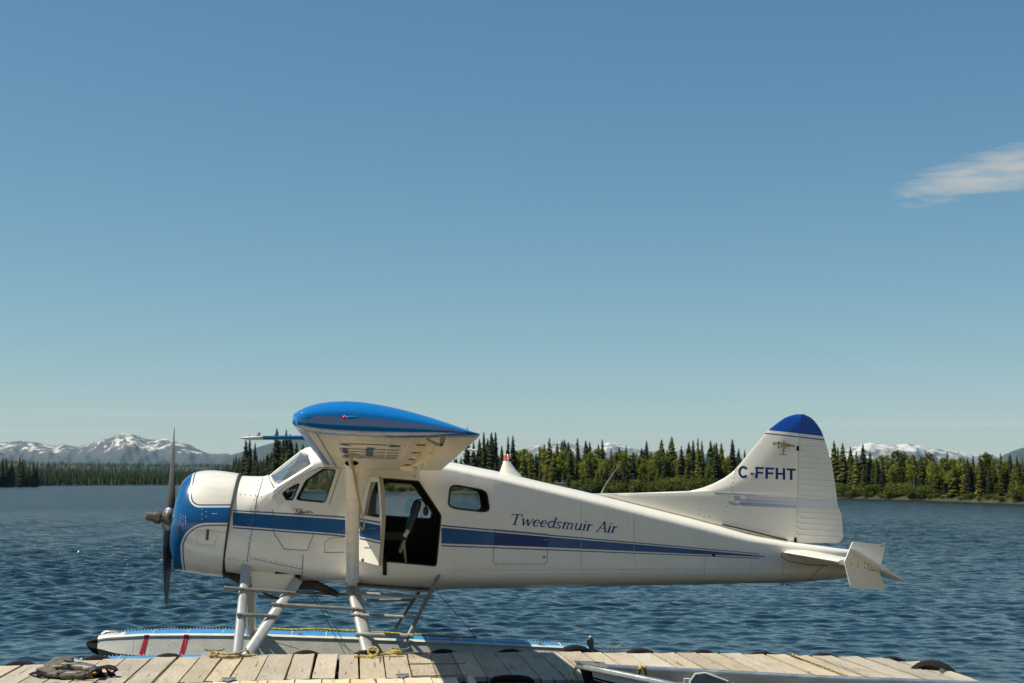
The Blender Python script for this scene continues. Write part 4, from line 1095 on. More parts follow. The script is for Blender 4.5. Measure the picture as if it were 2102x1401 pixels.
c = MB(); c.tube([SC_(a, b, 0.002) for a, b in dense([(400, 1084), (430, 1088), (467, 1093)])], 0.003, 4); c.tube([SC_(a, b, 0.002) for a, b in dense([(404, 1102), (405, 1116), (440, 1118), (446, 1098)])], 0.0025, 4); P(c, 'panel_seam', M['seam_pale'], cowl)
for a, b, a2, b2 in ((427, 1085, 425, 1107), (369, 1078, 367.5, 1099)):
    c = MB(); c.blade(SC_(a, b), SC_(a2, b2), 0.035, 0.015); P(c, 'fastener_slot', M['seam'], cowl)
c = MB()
for a, b in [(371 + i % 2 * 5, 1055 + i * 3) for i in range(8)] + [(381, 1058 + 3 * i) for i in range(6)] + [(415 + (i % 2) * 9, 1044 + 5 * i) for i in range(5)] + [(423, 1108 + 2 * i) for i in range(2)] + [(436 + i, 1053) for i in range(0, 10, 3)]:
    c.ellipsoid(SC_(a, b, 0.001), (0.006, 0.004, 0.006), 6, 3)
P(c, 'rivets', M['rivet_w'], cowl, kind='stuff')
# engine inside the nose ring
c = MB(); ec = R0 + AXc * (0.62 * CL)
for k in range(9):
    a = 2 * PI * (k + 0.5) / 9; d = UPc * math.sin(a) + Vector((0, 1, 0)) * math.cos(a); c.tube([ec + d * 0.1, ec + d * 0.31], [0.075, 0.085], 8)
c.tube([ec - AXc * 0.1, ec + AXc * 0.26], [0.2, 0.13], 14); P(c, 'radial_engine', M['steel'])

# ---- propeller
hub = LP(347, 1063, 0); pr_ax = (LP(300, 1057, 0) - hub).normalized(); up_p = (LP(358, 876, 0) - LP(341, 1242, 0)).normalized()
prop = MB(); prop.ellipsoid(hub, (0.085, 0.105, 0.14), 14, 10)
prop.tube([hub - pr_ax * 0.1, hub + pr_ax * 0.14], [0.07, 0.06], 12); ph_ = P(prop, 'propeller', M['bronze'])
c = MB(); p0 = hub + pr_ax * 0.09
c.tube([p0, p0 + pr_ax * 0.02, p0 + pr_ax * 0.05, p0 + pr_ax * 0.1, p0 + pr_ax * 0.1001, hub + pr_ax * 0.28, hub + pr_ax * 0.295], [0.05, 0.085, 0.09, 0.082, 0.062, 0.06, 0.045], 16); P(c, 'pitch_dome', M['bronze'], ph_)
for tip, root in ((LP(358, 876, 0), LP(350, 1044, 0)), (LP(341.5, 1242, 0), LP(345, 1084, 0))):
    c = MB(); rings = []; L_ = (tip - root); d = L_.normalized(); side = d.cross(pr_ax).normalized()
    for i in range(25):
        s = i / 24; ch = float(np.interp(s, [0, .1, .25, .5, .75, .92, 0.98, 1], [.105, .13, .20, .23, .205, .14, .09, .02])); th = float(np.interp(s, [0, .12, .3, .6, 1], [.1, .085, .05, .03, .008]))
        tw = math.radians(float(np.interp(s, [0, .15, .35, .7, 1], [66, 38, 23, 14, 9])))
        ca = side * math.cos(tw) - pr_ax * math.sin(tw); na = d.cross(ca)
        rings.append([root + L_ * s + ca * (ch / 2 * math.cos(2 * PI * k / 14)) + na * (th / 2 * math.sin(2 * PI * k / 14)) for k in range(14)])
    c.loft(rings); P(c, 'blade', M['prop'], ph_)
    c = MB(); c.tube([root - d * 0.09, root - d * 0.02, root + d * 0.02], [0.085, 0.08, 0.055], 14); P(c, 'blade_collar', M['galv'], ph_)

# ---- wing
LEr, TEr = LP(657, 938, -0.7), LP(905, 964, -0.7); LEt, TEt = LP(600, 861, -6.75), LP(984, 894.5, -6.75)
TIPY = 7.0; CAPY = 6.74
def le(y): f = (abs(y) - 0.7) / (6.75 - 0.7); return LEr.x + (LEt.x - LEr.x) * f, LEr.z + (LEt.z - LEr.z) * f
def te(y): f = (abs(y) - 0.7) / (6.75 - 0.7); return TEr.x + (TEt.x - TEr.x) * f, TEr.z + (TEt.z - TEr.z) * f
def af(u, up):
    t = 0.168; yt = 5 * t * (0.32 * math.sqrt(u) * (1 - u) + 0.2969 * math.sqrt(u) * u - 0.126 * u - 0.3516 * u * u + 0.2843 * u ** 3 - 0.1036 * u ** 4)
    m_, p_ = 0.035, 0.38
    yc = m_ / p_ ** 2 * (2 * p_ * u - u * u) if u < p_ else m_ / (1 - p_) ** 2 * (1 - 2 * p_ + 2 * p_ * u - u * u)
    return yc + yt if up else yc - yt * 0.98
def wp(y, u, up, shrink=1.0, off=0.0):
    lx, lz = le(y); tx, tz = te(y); ch = math.hypot(tx - lx, tz - lz); dx, dz = (tx - lx) / ch, (tz - lz) / ch
    h = af(u, up) * ch * shrink + (off if up else -off)
    return Vector((lx + dx * u * ch - dz * h, y, lz + dz * u * ch + dx * h))
US = [0, .003, .012, .035, .065, .10, .14, .2, .28, .36, .46, .56, .66, .735]
def wring(y, s=1.0, us=US, mid=0.0):
    return [wp(y, u, True, s) for u in reversed(us)] + [wp(y, u, False, s) for u in us[1:]]
def wing_mat():
    m, t, b, out = new_mat('wing_paint')
    tc = t.new('ShaderNodeTexCoord').outputs['Object']; s = t.new('ShaderNodeSeparateXYZ'); t.l.new(tc, s.inputs[0])
    y = t.m('ABSOLUTE', s.outputs[1]); f = t.m('DIVIDE', t.m('SUBTRACT', y, 0.7), 6.05)
    lx = t.m('ADD', t.m('MULTIPLY', f, LEt.x - LEr.x), LEr.x)
    u = t.m('DIVIDE', t.m('SUBTRACT', s.outputs[0], lx), TEr.x - LEr.x)
    wear = t.noise(t.scale(tc, (30, 8, 8)), 1.0, 5, 0.7)
    isb = t.m('LESS_THAN', u, 0.083); ln = t.m('MULTIPLY', t.m('GREATER_THAN', u, 0.125), t.m('LESS_THAN', u, 0.14))
    n1 = t.noise(t.scale(tc, (3, 1.2, 3)), 1.0, 6, 0.6)
    base = t.mix(t.m('MULTIPLY', t.m('SUBTRACT', n1, 0.4), 1.8, clamp=True), (0.86, 0.77, 0.57), (0.68, 0.60, 0.44))  # both tones yellowed with the dock's bounce light put into the colour
    chips = t.m('MULTIPLY', t.m('GREATER_THAN', wear, 0.60), 0.55)
    blue = t.mix(chips, (0.012, 0.13, 0.42), (0.35, 0.4, 0.45))
    colr = t.mix(isb, base, blue); colr = t.mix(t.m('MULTIPLY', ln, 0.85), colr, (0.02, 0.10, 0.30))
    # rows of rivets along ribs and stringers
    br = t.m('MULTIPLY', t.m('GREATER_THAN', t.m('SINE', t.m('MULTIPLY', s.outputs[1], 33.0)), 0.985), t.m('GREATER_THAN', t.m('SINE', t.m('MULTIPLY', s.outputs[0], 190.0)), 0.2))
    colr = t.mix(t.m('MULTIPLY', br, 0.35), colr, (0.35, 0.31, 0.25))
    t.l.new(colr, b.inputs['Base Color']); b.inputs['Roughness'].default_value = 0.33; b.inputs['Coat Weight'].default_value = 0.3; b.inputs['Coat Roughness'].default_value = 0.15
    bp = t.new('ShaderNodeBump'); bp.inputs['Strength'].default_value = 0.5; bp.inputs['Distance'].default_value = 0.004
    hh = t.m('ADD', t.m('MULTIPLY', t.m('SINE', t.m('MULTIPLY', s.outputs[1], 33.0)), 0.5), t.noise(tc, 6, 2, 0.5))
    t.l.new(hh, bp.inputs['Height']); t.l.new(bp.outputs[0], b.inputs['Normal'])
    return m
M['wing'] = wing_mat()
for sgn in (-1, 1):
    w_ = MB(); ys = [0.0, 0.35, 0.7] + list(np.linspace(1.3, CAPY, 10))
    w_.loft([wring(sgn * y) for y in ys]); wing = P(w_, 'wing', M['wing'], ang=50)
    # rounded tip
    w_ = MB(); rings = []; UT = US + [.8, .87, .93, .975, 1.0]
    for i in range(13):
        a = PI / 2 * i / 12; tt = math.sin(a) if i < 12 else 1.0; y = CAPY + 0.002 + (TIPY - CAPY) * tt
        s_u = max(0.0, 1 - tt ** 2.0) ** 0.5; s_l = max(0.0, 1 - tt ** 3.4) ** (1 / 3.4); s = s_u
        rg = []
        for up, us in ((True, list(reversed(UT))), (False, UT[1:-1])):
            for u in us:
                # planform is drawn in a little at the very end, thickness falls to a rounded edge
                uu = u * (1 - 0.03 * (1 - s)) + 0.11 * (1 - s) ** 1.4 * (1 - u) ** 4; top = wp(sgn * y, uu, True); bot = wp(sgn * y, uu, False); md = top * 0.42 + bot * 0.58
                md = top * 0.5 + bot * 0.5
                rg.append(md + (wp(sgn * y, uu, up, 1.0, 0.004) - md) * (s_u if up else s_l))
        rings.append(rg)
    w_.loft(rings, True, True, True); tip = P(w_, 'wing_tip', M['bluetip'], ang=60)
    # trailing surfaces
    for nm_, y0, y1, drop in (('flap', 0.62, 4.55, 0.0), ('aileron', 4.58, CAPY - 0.01, 0.0)):
        w_ = MB(); UF = [.752, .76, .78, .83, .9, .96, 1.0]; rings = []
        for y in np.linspace(y0, y1, 6):
            rg = [wp(sgn * y, u, True, 0.96) for u in reversed(UF[1:])] + [wp(sgn * y, .752, True, 0.4), wp(sgn * y, .752, False, 0.4)] + [wp(sgn * y, u, False, 0.96) for u in UF[1:-1]]
            rings.append(rg)
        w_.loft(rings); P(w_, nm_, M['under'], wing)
    if sgn < 0:
        # raised stringer strips along the span
        for u in (0.152, 0.24, 0.52, 0.64, 0.715):
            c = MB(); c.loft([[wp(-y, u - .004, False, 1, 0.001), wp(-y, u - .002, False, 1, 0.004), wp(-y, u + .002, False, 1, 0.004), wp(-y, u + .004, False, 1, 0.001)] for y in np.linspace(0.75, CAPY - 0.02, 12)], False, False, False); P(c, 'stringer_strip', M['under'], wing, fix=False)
        # registration under the wing: tops of the letters towards the leading edge
        def wpx(a, b): return wp(-(5.75 - a * 0.62), 0.60 - b * 0.37, False, 1, 0.004)
        c = MB()
        def rect(x0, y0, x1, y1):
            N_ = 4; L_ = [wpx(x0, y0 + (y1 - y0) * i / N_) for i in range(N_ + 1)]; R_ = [wpx(x1, y0 + (y1 - y0) * i / N_) for i in range(N_ + 1)]
            c.add(L_ + R_, [(i, i + 1, N_ + 2 + i, N_ + 1 + i) for i in range(N_)])
        x = 0.0
        for ch in 'C-FFHT':
            if ch == 'C':
                A_ = arc(.36, .5, .36, .5, 45, 315, 20); B_ = arc(.36, .5, .24, .37, 45, 315, 20); q = [wpx(*p) for p in A_] + [wpx(*p) for p in B_]; c.add(q, [(i, i + 1, 22 + i, 21 + i) for i in range(20)]); x += 0.86
            elif ch == '-': rect(x, .42, x + .28, .55); x += .42
            elif ch == 'F': rect(x, 0, x + .14, 1); rect(x + .14, .87, x + .58, 1); rect(x + .14, .44, x + .52, .57); x += .72
            elif ch == 'H': rect(x, 0, x + .14, 1); rect(x + .5, 0, x + .64, 1); rect(x + .14, .44, x + .5, .57); x += .78
            elif ch == 'T': rect(x + .22, 0, x + .36, .87); rect(x, .87, x + .58, 1); x += .7
        P(c, 'wing_registration', M['navy'], wing, smooth=False, fix=False)
        # navigation light
        nl = LP(711, 855, -TIPY - 0.008)
        c = MB(); c.ellipsoid(nl + Vector((0.045, 0.02, 0.0)), (0.07, 0.026, 0.017), 12, 8); P(c, 'light_fairing', M['bluetip'], tip)
        c = MB(); c.ellipsoid(nl + Vector((-0.015, 0.01, 0)), (0.017, 0.024, 0.018), 12, 8); P(c, 'navigation_light', M['redlamp'], tip)
        # hinge brackets under the trailing edge
        bz2 = lambda a, b: (800 + a / 10.51, 880 + b / 10.51)
        def hit(px, py):
            lo = None
            for i in range(300):
                y = -6.72 + 6.0 * i / 299; p = LP(px, py, y); lx_, _ = le(y); tx_, _ = te(y); u = (p.x - lx_) / (tx_ - lx_)
                if 0.02 < u < 0.99 and p.z >= wp(y, min(u, 1), False).z: return y
            return -0.75
        def brk(pts, y, th, m, name):
            tops = sorted(pts, key=lambda q: q[1])[:2]
            if y < -1: y = min(hit(*bz2(*q)) for q in tops) - 0.01 + th * 0.5 - th
            c = MB(); c.plate([LP(*bz2(a, b), y) for a, b in pts], [], (0, 1, 0), th); return P(c, name, m, wing, smooth=False)
        brk([(770, 120), (845, 120), (860, 210), (1080, 305), (1095, 130), (1240, 130), (1158, 345), (1115, 375), (1000, 345), (830, 250), (780, 210)], -6.3, 0.04, M['steel'], 'hinge_bracket')
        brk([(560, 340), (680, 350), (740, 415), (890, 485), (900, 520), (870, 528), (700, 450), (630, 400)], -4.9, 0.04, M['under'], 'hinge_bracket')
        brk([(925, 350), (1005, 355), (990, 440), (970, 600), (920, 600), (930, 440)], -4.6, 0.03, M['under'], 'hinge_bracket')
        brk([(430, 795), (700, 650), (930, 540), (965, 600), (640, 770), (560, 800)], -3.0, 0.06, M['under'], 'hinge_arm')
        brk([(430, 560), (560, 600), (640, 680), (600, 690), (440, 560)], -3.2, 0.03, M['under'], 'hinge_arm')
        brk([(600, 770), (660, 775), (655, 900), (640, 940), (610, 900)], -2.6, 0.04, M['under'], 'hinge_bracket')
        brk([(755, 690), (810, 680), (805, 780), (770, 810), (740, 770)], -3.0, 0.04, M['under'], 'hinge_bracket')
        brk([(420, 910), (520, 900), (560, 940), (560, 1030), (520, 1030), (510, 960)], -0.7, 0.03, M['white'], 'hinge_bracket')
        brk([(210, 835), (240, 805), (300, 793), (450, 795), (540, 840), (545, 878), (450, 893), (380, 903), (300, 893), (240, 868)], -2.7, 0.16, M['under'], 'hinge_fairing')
        for a, b in ((660, 330), (545, 495), (480, 640), (380, 760)):
            c = MB(); c.ellipsoid(LP(*bz2(a, b), hit(*bz2(a, b))), (0.05, 0.09, 0.012), 8, 5); P(c, 'hinge_recess', M['seam'], wing)
        for a, b, y in ((1118, 328, hit(*bz2(800, 150)) - .04), (885, 508, hit(*bz2(620, 345)) - .04), (945, 508, hit(*bz2(960, 352)) - .03), (785, 775, hit(*bz2(780, 685)) - .04), (635, 915, hit(*bz2(630, 772)) - .04), (537, 1010, -0.74)):
            c = MB(); c.ellipsoid(LP(*bz2(a, b), y), (0.010, 0.008, 0.010), 8, 5); P(c, 'hinge_bolt', M['black'], wing)
        c = MB(); c.tube([LP(960, 920.5, -4.9), LP(976, 923.5, -4.9)], 0.012, 6); P(c, 'static_wick', M['plastic_w'], wing)
        # pitot boom on the leading edge
        YB = -4.9; c = MB(); b0 = LP(621, 897, YB); b1 = LP(540, 897.2, YB)
        c.tube([b0 + Vector((0.12, 0, 0.0)), b0, b1], [0.035, 0.022, 0.020], 10); boom = P(c, 'pitot_boom', M['blue'], wing)
        c = MB(); c.tube([b1, LP(528, 897.6, YB), LP(510, 898, YB), LP(491, 897.5, YB)], [0.021, 0.022, 0.018, 0.004], 10); P(c, 'pitot_head', M['galv'], boom)
        c = MB(); c.plate([LP(a, b, YB - .006) for a, b in ((521, 896), (527, 892), (533, 884), (534.5, 888), (533.5, 894), (537, 896.5))], [], (0, 1, 0), 0.012); P(c, 'pitot_vane', M['galv'], boom, smooth=False)
    # lift strut
    if sgn < 0:
        s0 = LP(723.5, 1193, -0.58); s1 = LP(722.5, 949, -3.65)
        c = MB(); c.blade(s0, s1, 0.165, 0.075, n=20, chord1=0.150, thick1=0.07, caps=False)
        st_o = P(c, 'wing_strut', M['strutw'])
        c = MB(); c.blade(s1 + (s1 - s0).normalized() * -0.02, s1 + (s1 - s0).normalized() * -0.015, 0.14, 0.06, n=20); P(c, 'strut_end', M['black'], st_o)
        q = LP(716, 905, -3.75); ztop = wp(-3.9, 0.33, False)
        c = MB(); c.tube([s1 - Vector((0, 0, 0.05)), LP(716, 938, -3.75), ztop], 0.024, 6); P(c, 'strut_fitting', M['strutm'], st_o)
        c = MB(); c.box(LP(721, 1196, -0.56), (0.14, 0.08, 0.07)); P(c, 'strut_fitting', M['steel'], st_o)
        dr_ = (s1 - s0); c = MB()
        for i in range(56):
            f = 0.02 + 0.96 * i / 55; p = s0 + dr_ * f; c.ellipsoid(p + Vector((-0.028 + .0, -0.036 + 0.004 * 0, -0.01)), (0.005, 0.004, 0.005), 5, 3)
        P(c, 'rivets', M['rivet'], st_o, kind='stuff')
    else:
        m0 = LP(723.5, 1193, -0.58); m1 = LP(722.5, 949, -3.65); c = MB()
        c.blade(Vector((m0.x, -m0.y, m0.z)), wp(3.9, 0.33, False), 0.165, 0.075, n=16); P(c, 'wing_strut', M['strutw'])

# ---- beacon and antenna on the spine
c = MB(); bl = [(1025, 970), (1029, 966), (1033, 946), (1047, 947.5), (1056, 960), (1074, 981)]
rings = []
for (xa, ya, wd_, L_) in ((1024, 974, .09, 48), (1028, 963, .07, 33), (1032, 950, .05, 19), (1033, 945, .045, 15)):
    ce = LP(xa + L_ / 2, ya, 0); hl = L_ / 2 / F * 19
    rings.append([ce + Vector((hl * math.cos(2 * PI * k / 16), wd_ * math.sin(2 * PI * k / 16), -0.10 * hl * math.cos(2 * PI * k / 16))) for k in range(16)])
c.loft(rings); bcn = P(c, 'beacon_base', M['white2'])
c = MB(); ce = LP(1040, 938, 0); c.ellipsoid(ce - Vector((0.006, 0, 0)), (0.03, 0.034, 0.05), 12, 8); P(c, 'beacon_lamp', M['redlamp'], bcn)
c = MB(); c.ellipsoid(ce + Vector((0.014, -0.004, 0)), (0.022, 0.034, 0.046), 12, 8); P(c, 'beacon_lens', M['amber'], bcn)
c = MB(); c.tube([LP(1234, 1012, 0), LP(1244, 991, 0), LP(1272, 952, 0)], [0.012, 0.005, 0.0022], 8); P(c, 'whip_antenna', M['galv'])

# ---- fin and rudder
FLE = [(1203, 1011), (1300, 1010.4), (1370, 1009.6), (1400, 1008.5), (1420, 1005.5), (1443, 999.5), (1465, 991), (1487, 979.5), (1504, 967.5), (1522, 947), (1549, 913.5), (1571, 887.5), (1580, 879), (1600, 863.5), (1612, 855.5), (1624, 850.8), (1634, 848.6)]
FBASE = [(1203, 1011), (1225, 1018), (1300, 1037), (1400, 1063), (1500, 1089), (1616, 1113)]
HNG = [(1645, 847.7), (1638.5, 890), (1633, 1113)]
RTE = [(1645, 847.5), (1653, 849.5), (1660, 852.5), (1668, 858.5), (1675, 866.5), (1685, 881.5), (1690, 893.5), (1699, 922), (1708, 955), (1715, 1000), (1720, 1040), (1726, 1048), (1731, 1102), (1721, 1114)]
def lx(pts): return [(LP(a, b, 0).z, LP(a, b, 0).x) for a, b in pts]
def xat(tab, z):
    t = sorted(tab); return float(np.interp(z, [p[0] for p in t], [p[1] for p in t]))
fle, fba, hng = lx(FLE), lx(FBASE), lx(HNG)
rte = lx(RTE)
zlow, ztop = LP(1625, 1112, 0).z, LP(1640, 848.3, 0).z; zbase = LP(1203, 1011, 0).z
def fin_half(f, z):   # half thickness of the fin at chord fraction f
    T_ = 0.035 + 0.025 * (ztop - z) / (ztop - zlow)
    return T_ * (min(1, f / 0.18) ** 0.6) * 1.0
def foil(x0, x1, z, T0, T1, n=12, le_round=True):
    """horizontal section from x0 to x1 with half thickness growing from a rounded edge"""
    near = []
    for i in range(n + 1):
        f = i / n; x = x0 + (x1 - x0) * f ** 1.7
        ff = (x - x0) / max(1e-6, x1 - x0); d = x - x0
        h = (min(1.0, d / 0.28) ** 0.55) * (T0 + (T1 - T0) * ff) if le_round else T0 + (T1 - T0) * ff
        near.append((x, max(0.002, h)))
    return [Vector((x, -h, z)) for x, h in near] + [Vector((x, h, z)) for x, h in reversed(near)]
zs_ = list(np.linspace(zlow, zbase - 0.005, 14)) + list(zbase + (ztop - 0.003 - zbase) * np.linspace(0.003, 1, 44) ** 1.0)
c = MB(); cb = MB(); zblue = LP(1600, 883.5, 0).z
def fin_ring(z):
    x0 = xat(fle, z) if z > zbase else xat(fba, z); x1 = xat(hng, z) - 0.003
    if z > zbase: x1 = max(x1, x0 + 0.01)
    return foil(x0, x1, z, 0.055 if z < zbase else 0.05 - 0.02 * (z - zbase) / (ztop - zbase), 0.06 - 0.02 * (z - zlow) / (ztop - zlow))
# the blue cap slopes down to the rear like the trim line below it
def zcap(x): return float(np.interp(x, [LP(1580, 882, 0).x, LP(1690, 894, 0).x], [LP(1580, 882, 0).z, LP(1690, 894, 0).z]))
c.loft([fin_ring(z) for z in zs_])
def fin_mat(name):
    m, t, b, out = new_mat(name)
    tc = t.new('ShaderNodeTexCoord').outputs['Object']; s = t.new('ShaderNodeSeparateXYZ'); t.l.new(tc, s.inputs[0])
    xA, zA, xB, zB = LP(1580, 882, 0).x, LP(1580, 882, 0).z, LP(1690, 894, 0).x, LP(1690, 894, 0).z
    k = (zB - zA) / (xB - xA)
    d = t.m('SUBTRACT', t.m('SUBTRACT', s.outputs[2], zA), t.m('MULTIPLY', t.m('SUBTRACT', s.outputs[0], xA), k))
    blue = t.m('GREATER_THAN', d, 0.0); ln = t.m('MULTIPLY', t.m('GREATER_THAN', d, -0.056), t.m('LESS_THAN', d, -0.040))
    n1 = t.noise(t.scale(tc, (2, 2, 2)), 1.0, 6, 0.62)
    base = t.mix(t.m('MULTIPLY', t.m('SUBTRACT', n1, 0.5), 1.2, clamp=True), (0.82, 0.785, 0.69), (0.64, 0.61, 0.52))
    colr = t.mix(blue, base, (0.005, 0.07, 0.38)); colr = t.mix(ln, colr, (0.006, 0.06, 0.28))
    t.l.new(colr, b.inputs['Base Color']); b.inputs['Roughness'].default_value = 0.3; b.inputs['Coat Weight'].default_value = 0.5; b.inputs['Coat Roughness'].default_value = 0.1
    return m
M['fin'] = fin_mat('fin_paint')
fin = P(c, 'tail_fin', M['fin'], ang=50)
c = MB(); rings = []
for z in np.linspace(LP(1720, 1113, 0).z, ztop - 0.002, 40):
    x0 = xat(hng, z) + 0.003; x1 = max(xat(rte, z), x0 + 0.01); T0 = 0.052 - 0.02 * (z - zlow) / (ztop - zlow)
    rings.append([Vector((x0, -T0, z)), Vector((x0 + (x1 - x0) * .5, -T0 * .58, z)), Vector((x1, -0.006, z)), Vector((x1, 0.006, z)), Vector((x0 + (x1 - x0) * .5, T0 * .58, z)), Vector((x0, T0, z))])
c.loft(rings); rud = P(c, 'rudder', M['fin'], ang=50)
def SR(px, py, off=0.002):
    p = LP(px, py, -0.04); x0 = xat(hng, p.z); x1 = xat(rte, p.z); T0 = 0.052 - 0.02 * (p.z - zlow) / (ztop - zlow); f = (p.x - x0) / max(1e-3, x1 - x0)
    y = -(T0 * (1 - 0.84 * f) if f > 0.5 else T0 * (1 - .84 * f)) - off
    if p.x < x0: y = -0.06 - off
    p = LP(px, py, y); return Vector((p.x, y, p.z))
for i in range(19):
    yl = 901.5 + i * 11.45; xl = 1643 - i * 0.5
    if yl > 1104: break
    pxr = np.interp(yl + 5, [q[1] for q in RTE[5:]], [q[0] for q in RTE[5:]]) - 1.5
    c = MB(); rg = []
    for f in np.linspace(0, 1, 8):
        x = xl + (pxr - xl) * f; y = yl + f * 5.2
        rg.append([SR(x, y - 1.0, 0.0), SR(x, y, 0.010 * (1 - 0.6 * f)), SR(x, y + 0.7, -0.001)])
    c.loft(rg, False, False, False); P(c, 'rudder_bead', M['fin'], rud, fix=False)
c = MB(); c.tube([LP(1638, 892, -0.045), LP(1633.2, 1108, -0.062)], 0.003, 4); P(c, 'hinge_line', M['seam_pale'], fin)
c = MB()
for a, b in ((1637.5, 919), (1632.5, 1107)): c.box(LP(a, b, -0.06), (0.03, 0.02, 0.06))
P(c, 'rudder_hinge', M['black'], fin, smooth=False)
def SF(px, py, off=0.003):
    y = -0.05
    for _ in range(4):
        p = LP(px, py, y); z = p.z
        x0 = xat(fle, z) if z > zbase else xat(fba, z); x1 = xat(hng, z); f = (p.x - x0) / max(1e-3, x1 - x0)
        T0 = 0.055 if z < zbase else 0.05 - 0.02 * (z - zbase) / (ztop - zbase); T1 = 0.06 - 0.02 * (z - zlow) / (ztop - zlow)
        y = -(min(1.0, max(0.02, p.x - x0) / 0.28) ** 0.55) * (T0 + (T1 - T0) * f)
        if p.x > x1: y = SR(px, py).y
    p = LP(px, py, y - off); return Vector((p.x, y - off, p.z))
# registration C-FFHT
def letter_rects(text):
    out = []; x = 0.0
    for ch in text:
        if ch == 'C': out.append(('arc', x)); x += 0.93
        elif ch == '-': out.append((x + .06, .30, x + .36, .45)); x += 0.46
        elif ch == 'F': out += [(x, 0, x + .205, 1), (x + .205, .825, x + .71, 1), (x + .205, .415, x + .645, .58)]; x += 0.83
        elif ch == 'H': out += [(x, 0, x + .205, 1), (x + .58, 0, x + .785, 1), (x + .205, .41, x + .58, .585)]; x += 0.90
        elif ch == 'T': out += [(x + .265, 0, x + .475, .825), (x, .825, x + .74, 1)]; x += 0.74
    return out, x
rects, tw_ = letter_rects('C-FFHT'); c = MB(); k_ = 118.0 / tw_
def rpx(a, b): return SF(1515.4 + a * k_, 978.5 + a * k_ * 0.050 - b * 23.6, 0.0015)
for r in rects:
    if r[0] == 'arc':
        A_ = arc(r[1] + .42, .5, .42, .53, 38, 322, 24); B_ = arc(r[1] + .42, .5, .225, .335, 38, 322, 24); q = [rpx(*p) for p in A_] + [rpx(*p) for p in B_]; c.add(q, [(i, i + 1, 26 + i, 25 + i) for i in range(24)])
    else:
        x0, y0, x1, y1 = r; c.add([rpx(x0, y0), rpx(x1, y0), rpx(x1, y1), rpx(x0, y1)], [(0, 1, 2, 3)])
P(c, 'registration_lettering', M['navy'], fin, smooth=False, fix=False)
# gold aeroplane emblem with D and H
ez = lambda a, b: (1440 + a / 7.007, 890 + b / 7.007)
c = MB()
for pl in ([(1022, 112), (1100, 118), (1180, 128), (1260, 142), (1342, 155), (1338, 188), (1260, 176), (1180, 165), (1100, 158), (1024, 150)], [(1172, 98), (1188, 88), (1200, 100), (1203, 180), (1182, 282), (1166, 282), (1168, 180)], [(1120, 276), (1172, 280), (1225, 287), (1222, 301), (1172, 298), (1120, 291)]):
    q = [SF(*ez(a, b), 0.0015) for a, b in pl]; c.add(q, [tuple(range(len(q)))])
P(c, 'emblem', M['gold'], fin, smooth=False, fix=False)
strokes([([(1110, 112), (1106, 196)], 11), ([(1096, 112), (1130, 114), (1152, 128), (1160, 158), (1146, 186), (1120, 196), (1096, 195)], 8), ([(1218, 125), (1211, 206)], 10), ([(1258, 130), (1252, 211)], 10), ([(1214, 166), (1256, 170)], 6), ([(1112, 236), (1232, 246)], 5)], SF, ez, M['navy'], 'emblem_lettering', fin, 0.0025)
# faded print of a floatplane in flight with speed streaks
def ghost_mat(name, c0, x0, x1, c1=(0.74, 0.74, 0.72)):
    m, t, b, out = new_mat(name)
    s = t.new('ShaderNodeSeparateXYZ'); t.l.new(t.new('ShaderNodeTexCoord').outputs['Object'], s.inputs[0])
    f = t.m('DIVIDE', t.m('SUBTRACT', s.outputs[0], x0), x1 - x0, clamp=True)
    t.l.new(t.mix(f, c0, c1), b.inputs['Base Color']); b.inputs['Roughness'].default_value = 0.35
    return m
gx = lambda a: LP(1440 + a / 7.007, 1030, -0.05).x
gA = ghost_mat('ghost_print_dark', (0.13, 0.19, 0.34), gx(180), gx(1000)); gB = ghost_mat('ghost_print_pale', (0.56, 0.58, 0.62), gx(560), gx(2600)); gC = ghost_mat('ghost_print_streak', (0.26, 0.33, 0.46), gx(560), gx(1800), (0.58, 0.6, 0.62))
def gpoly(polys, m, name, off):
    c = MB()
    for top, bot in polys:
        N_ = 24; xs = np.linspace(max(top[0][0], bot[0][0]), min(top[-1][0], bot[-1][0]), N_); u = [SF(*ez(x, interp(x, top)), off) for x in xs]; d = [SF(*ez(x, interp(x, bot)), off) for x in xs]
        c.add(u + d, [(i, i + 1, N_ + i + 1, N_ + i) for i in range(N_ - 1)])
    return P(c, name, m, fin, smooth=False, fix=False)
gpoly([([(640, 885), (1400, 915), (1950, 950)], [(560, 1005), (600, 1025), (1400, 1068), (1975, 1085)])], gB, 'speed_print', 0.001)
gpoly([([(175, 835), (400, 845), (650, 860), (980, 880)], [(175, 840), (205, 855), (400, 862), (640, 882), (980, 890)]), ([(470, 885), (490, 880), (560, 885)], [(470, 915), (490, 948), (560, 955)]), ([(395, 968), (420, 965), (445, 985), (560, 1000)], [(395, 985), (430, 1015), (470, 1022), (560, 1020)]), ([(450, 965), (520, 930)], [(450, 975), (520, 945)])], gA, 'floatplane_print', 0.002)
gpoly([([(540, 980), (570, 970), (800, 985), (1400, 1022)], [(540, 1000), (575, 1025), (800, 1038), (1400, 1062)]), ([(560, 935), (900, 955), (1500, 985)], [(560, 955), (900, 968), (1500, 992)])], gC, 'speed_streaks', 0.0015)
c = MB()
for pl in ([(497, 485), (478, 570), (445, 720), (415, 845), (390, 950), (345, 1110)],):
    for i in range(12):
        f = i / 11; a = np.interp(f, np.linspace(0, 1, len(pl)), [q[0] for q in pl]); b = np.interp(f, np.linspace(0, 1, len(pl)), [q[1] for q in pl]); c.ellipsoid(SF(*ez(a, b), 0.001), (0.008, 0.004, 0.008), 6, 3)
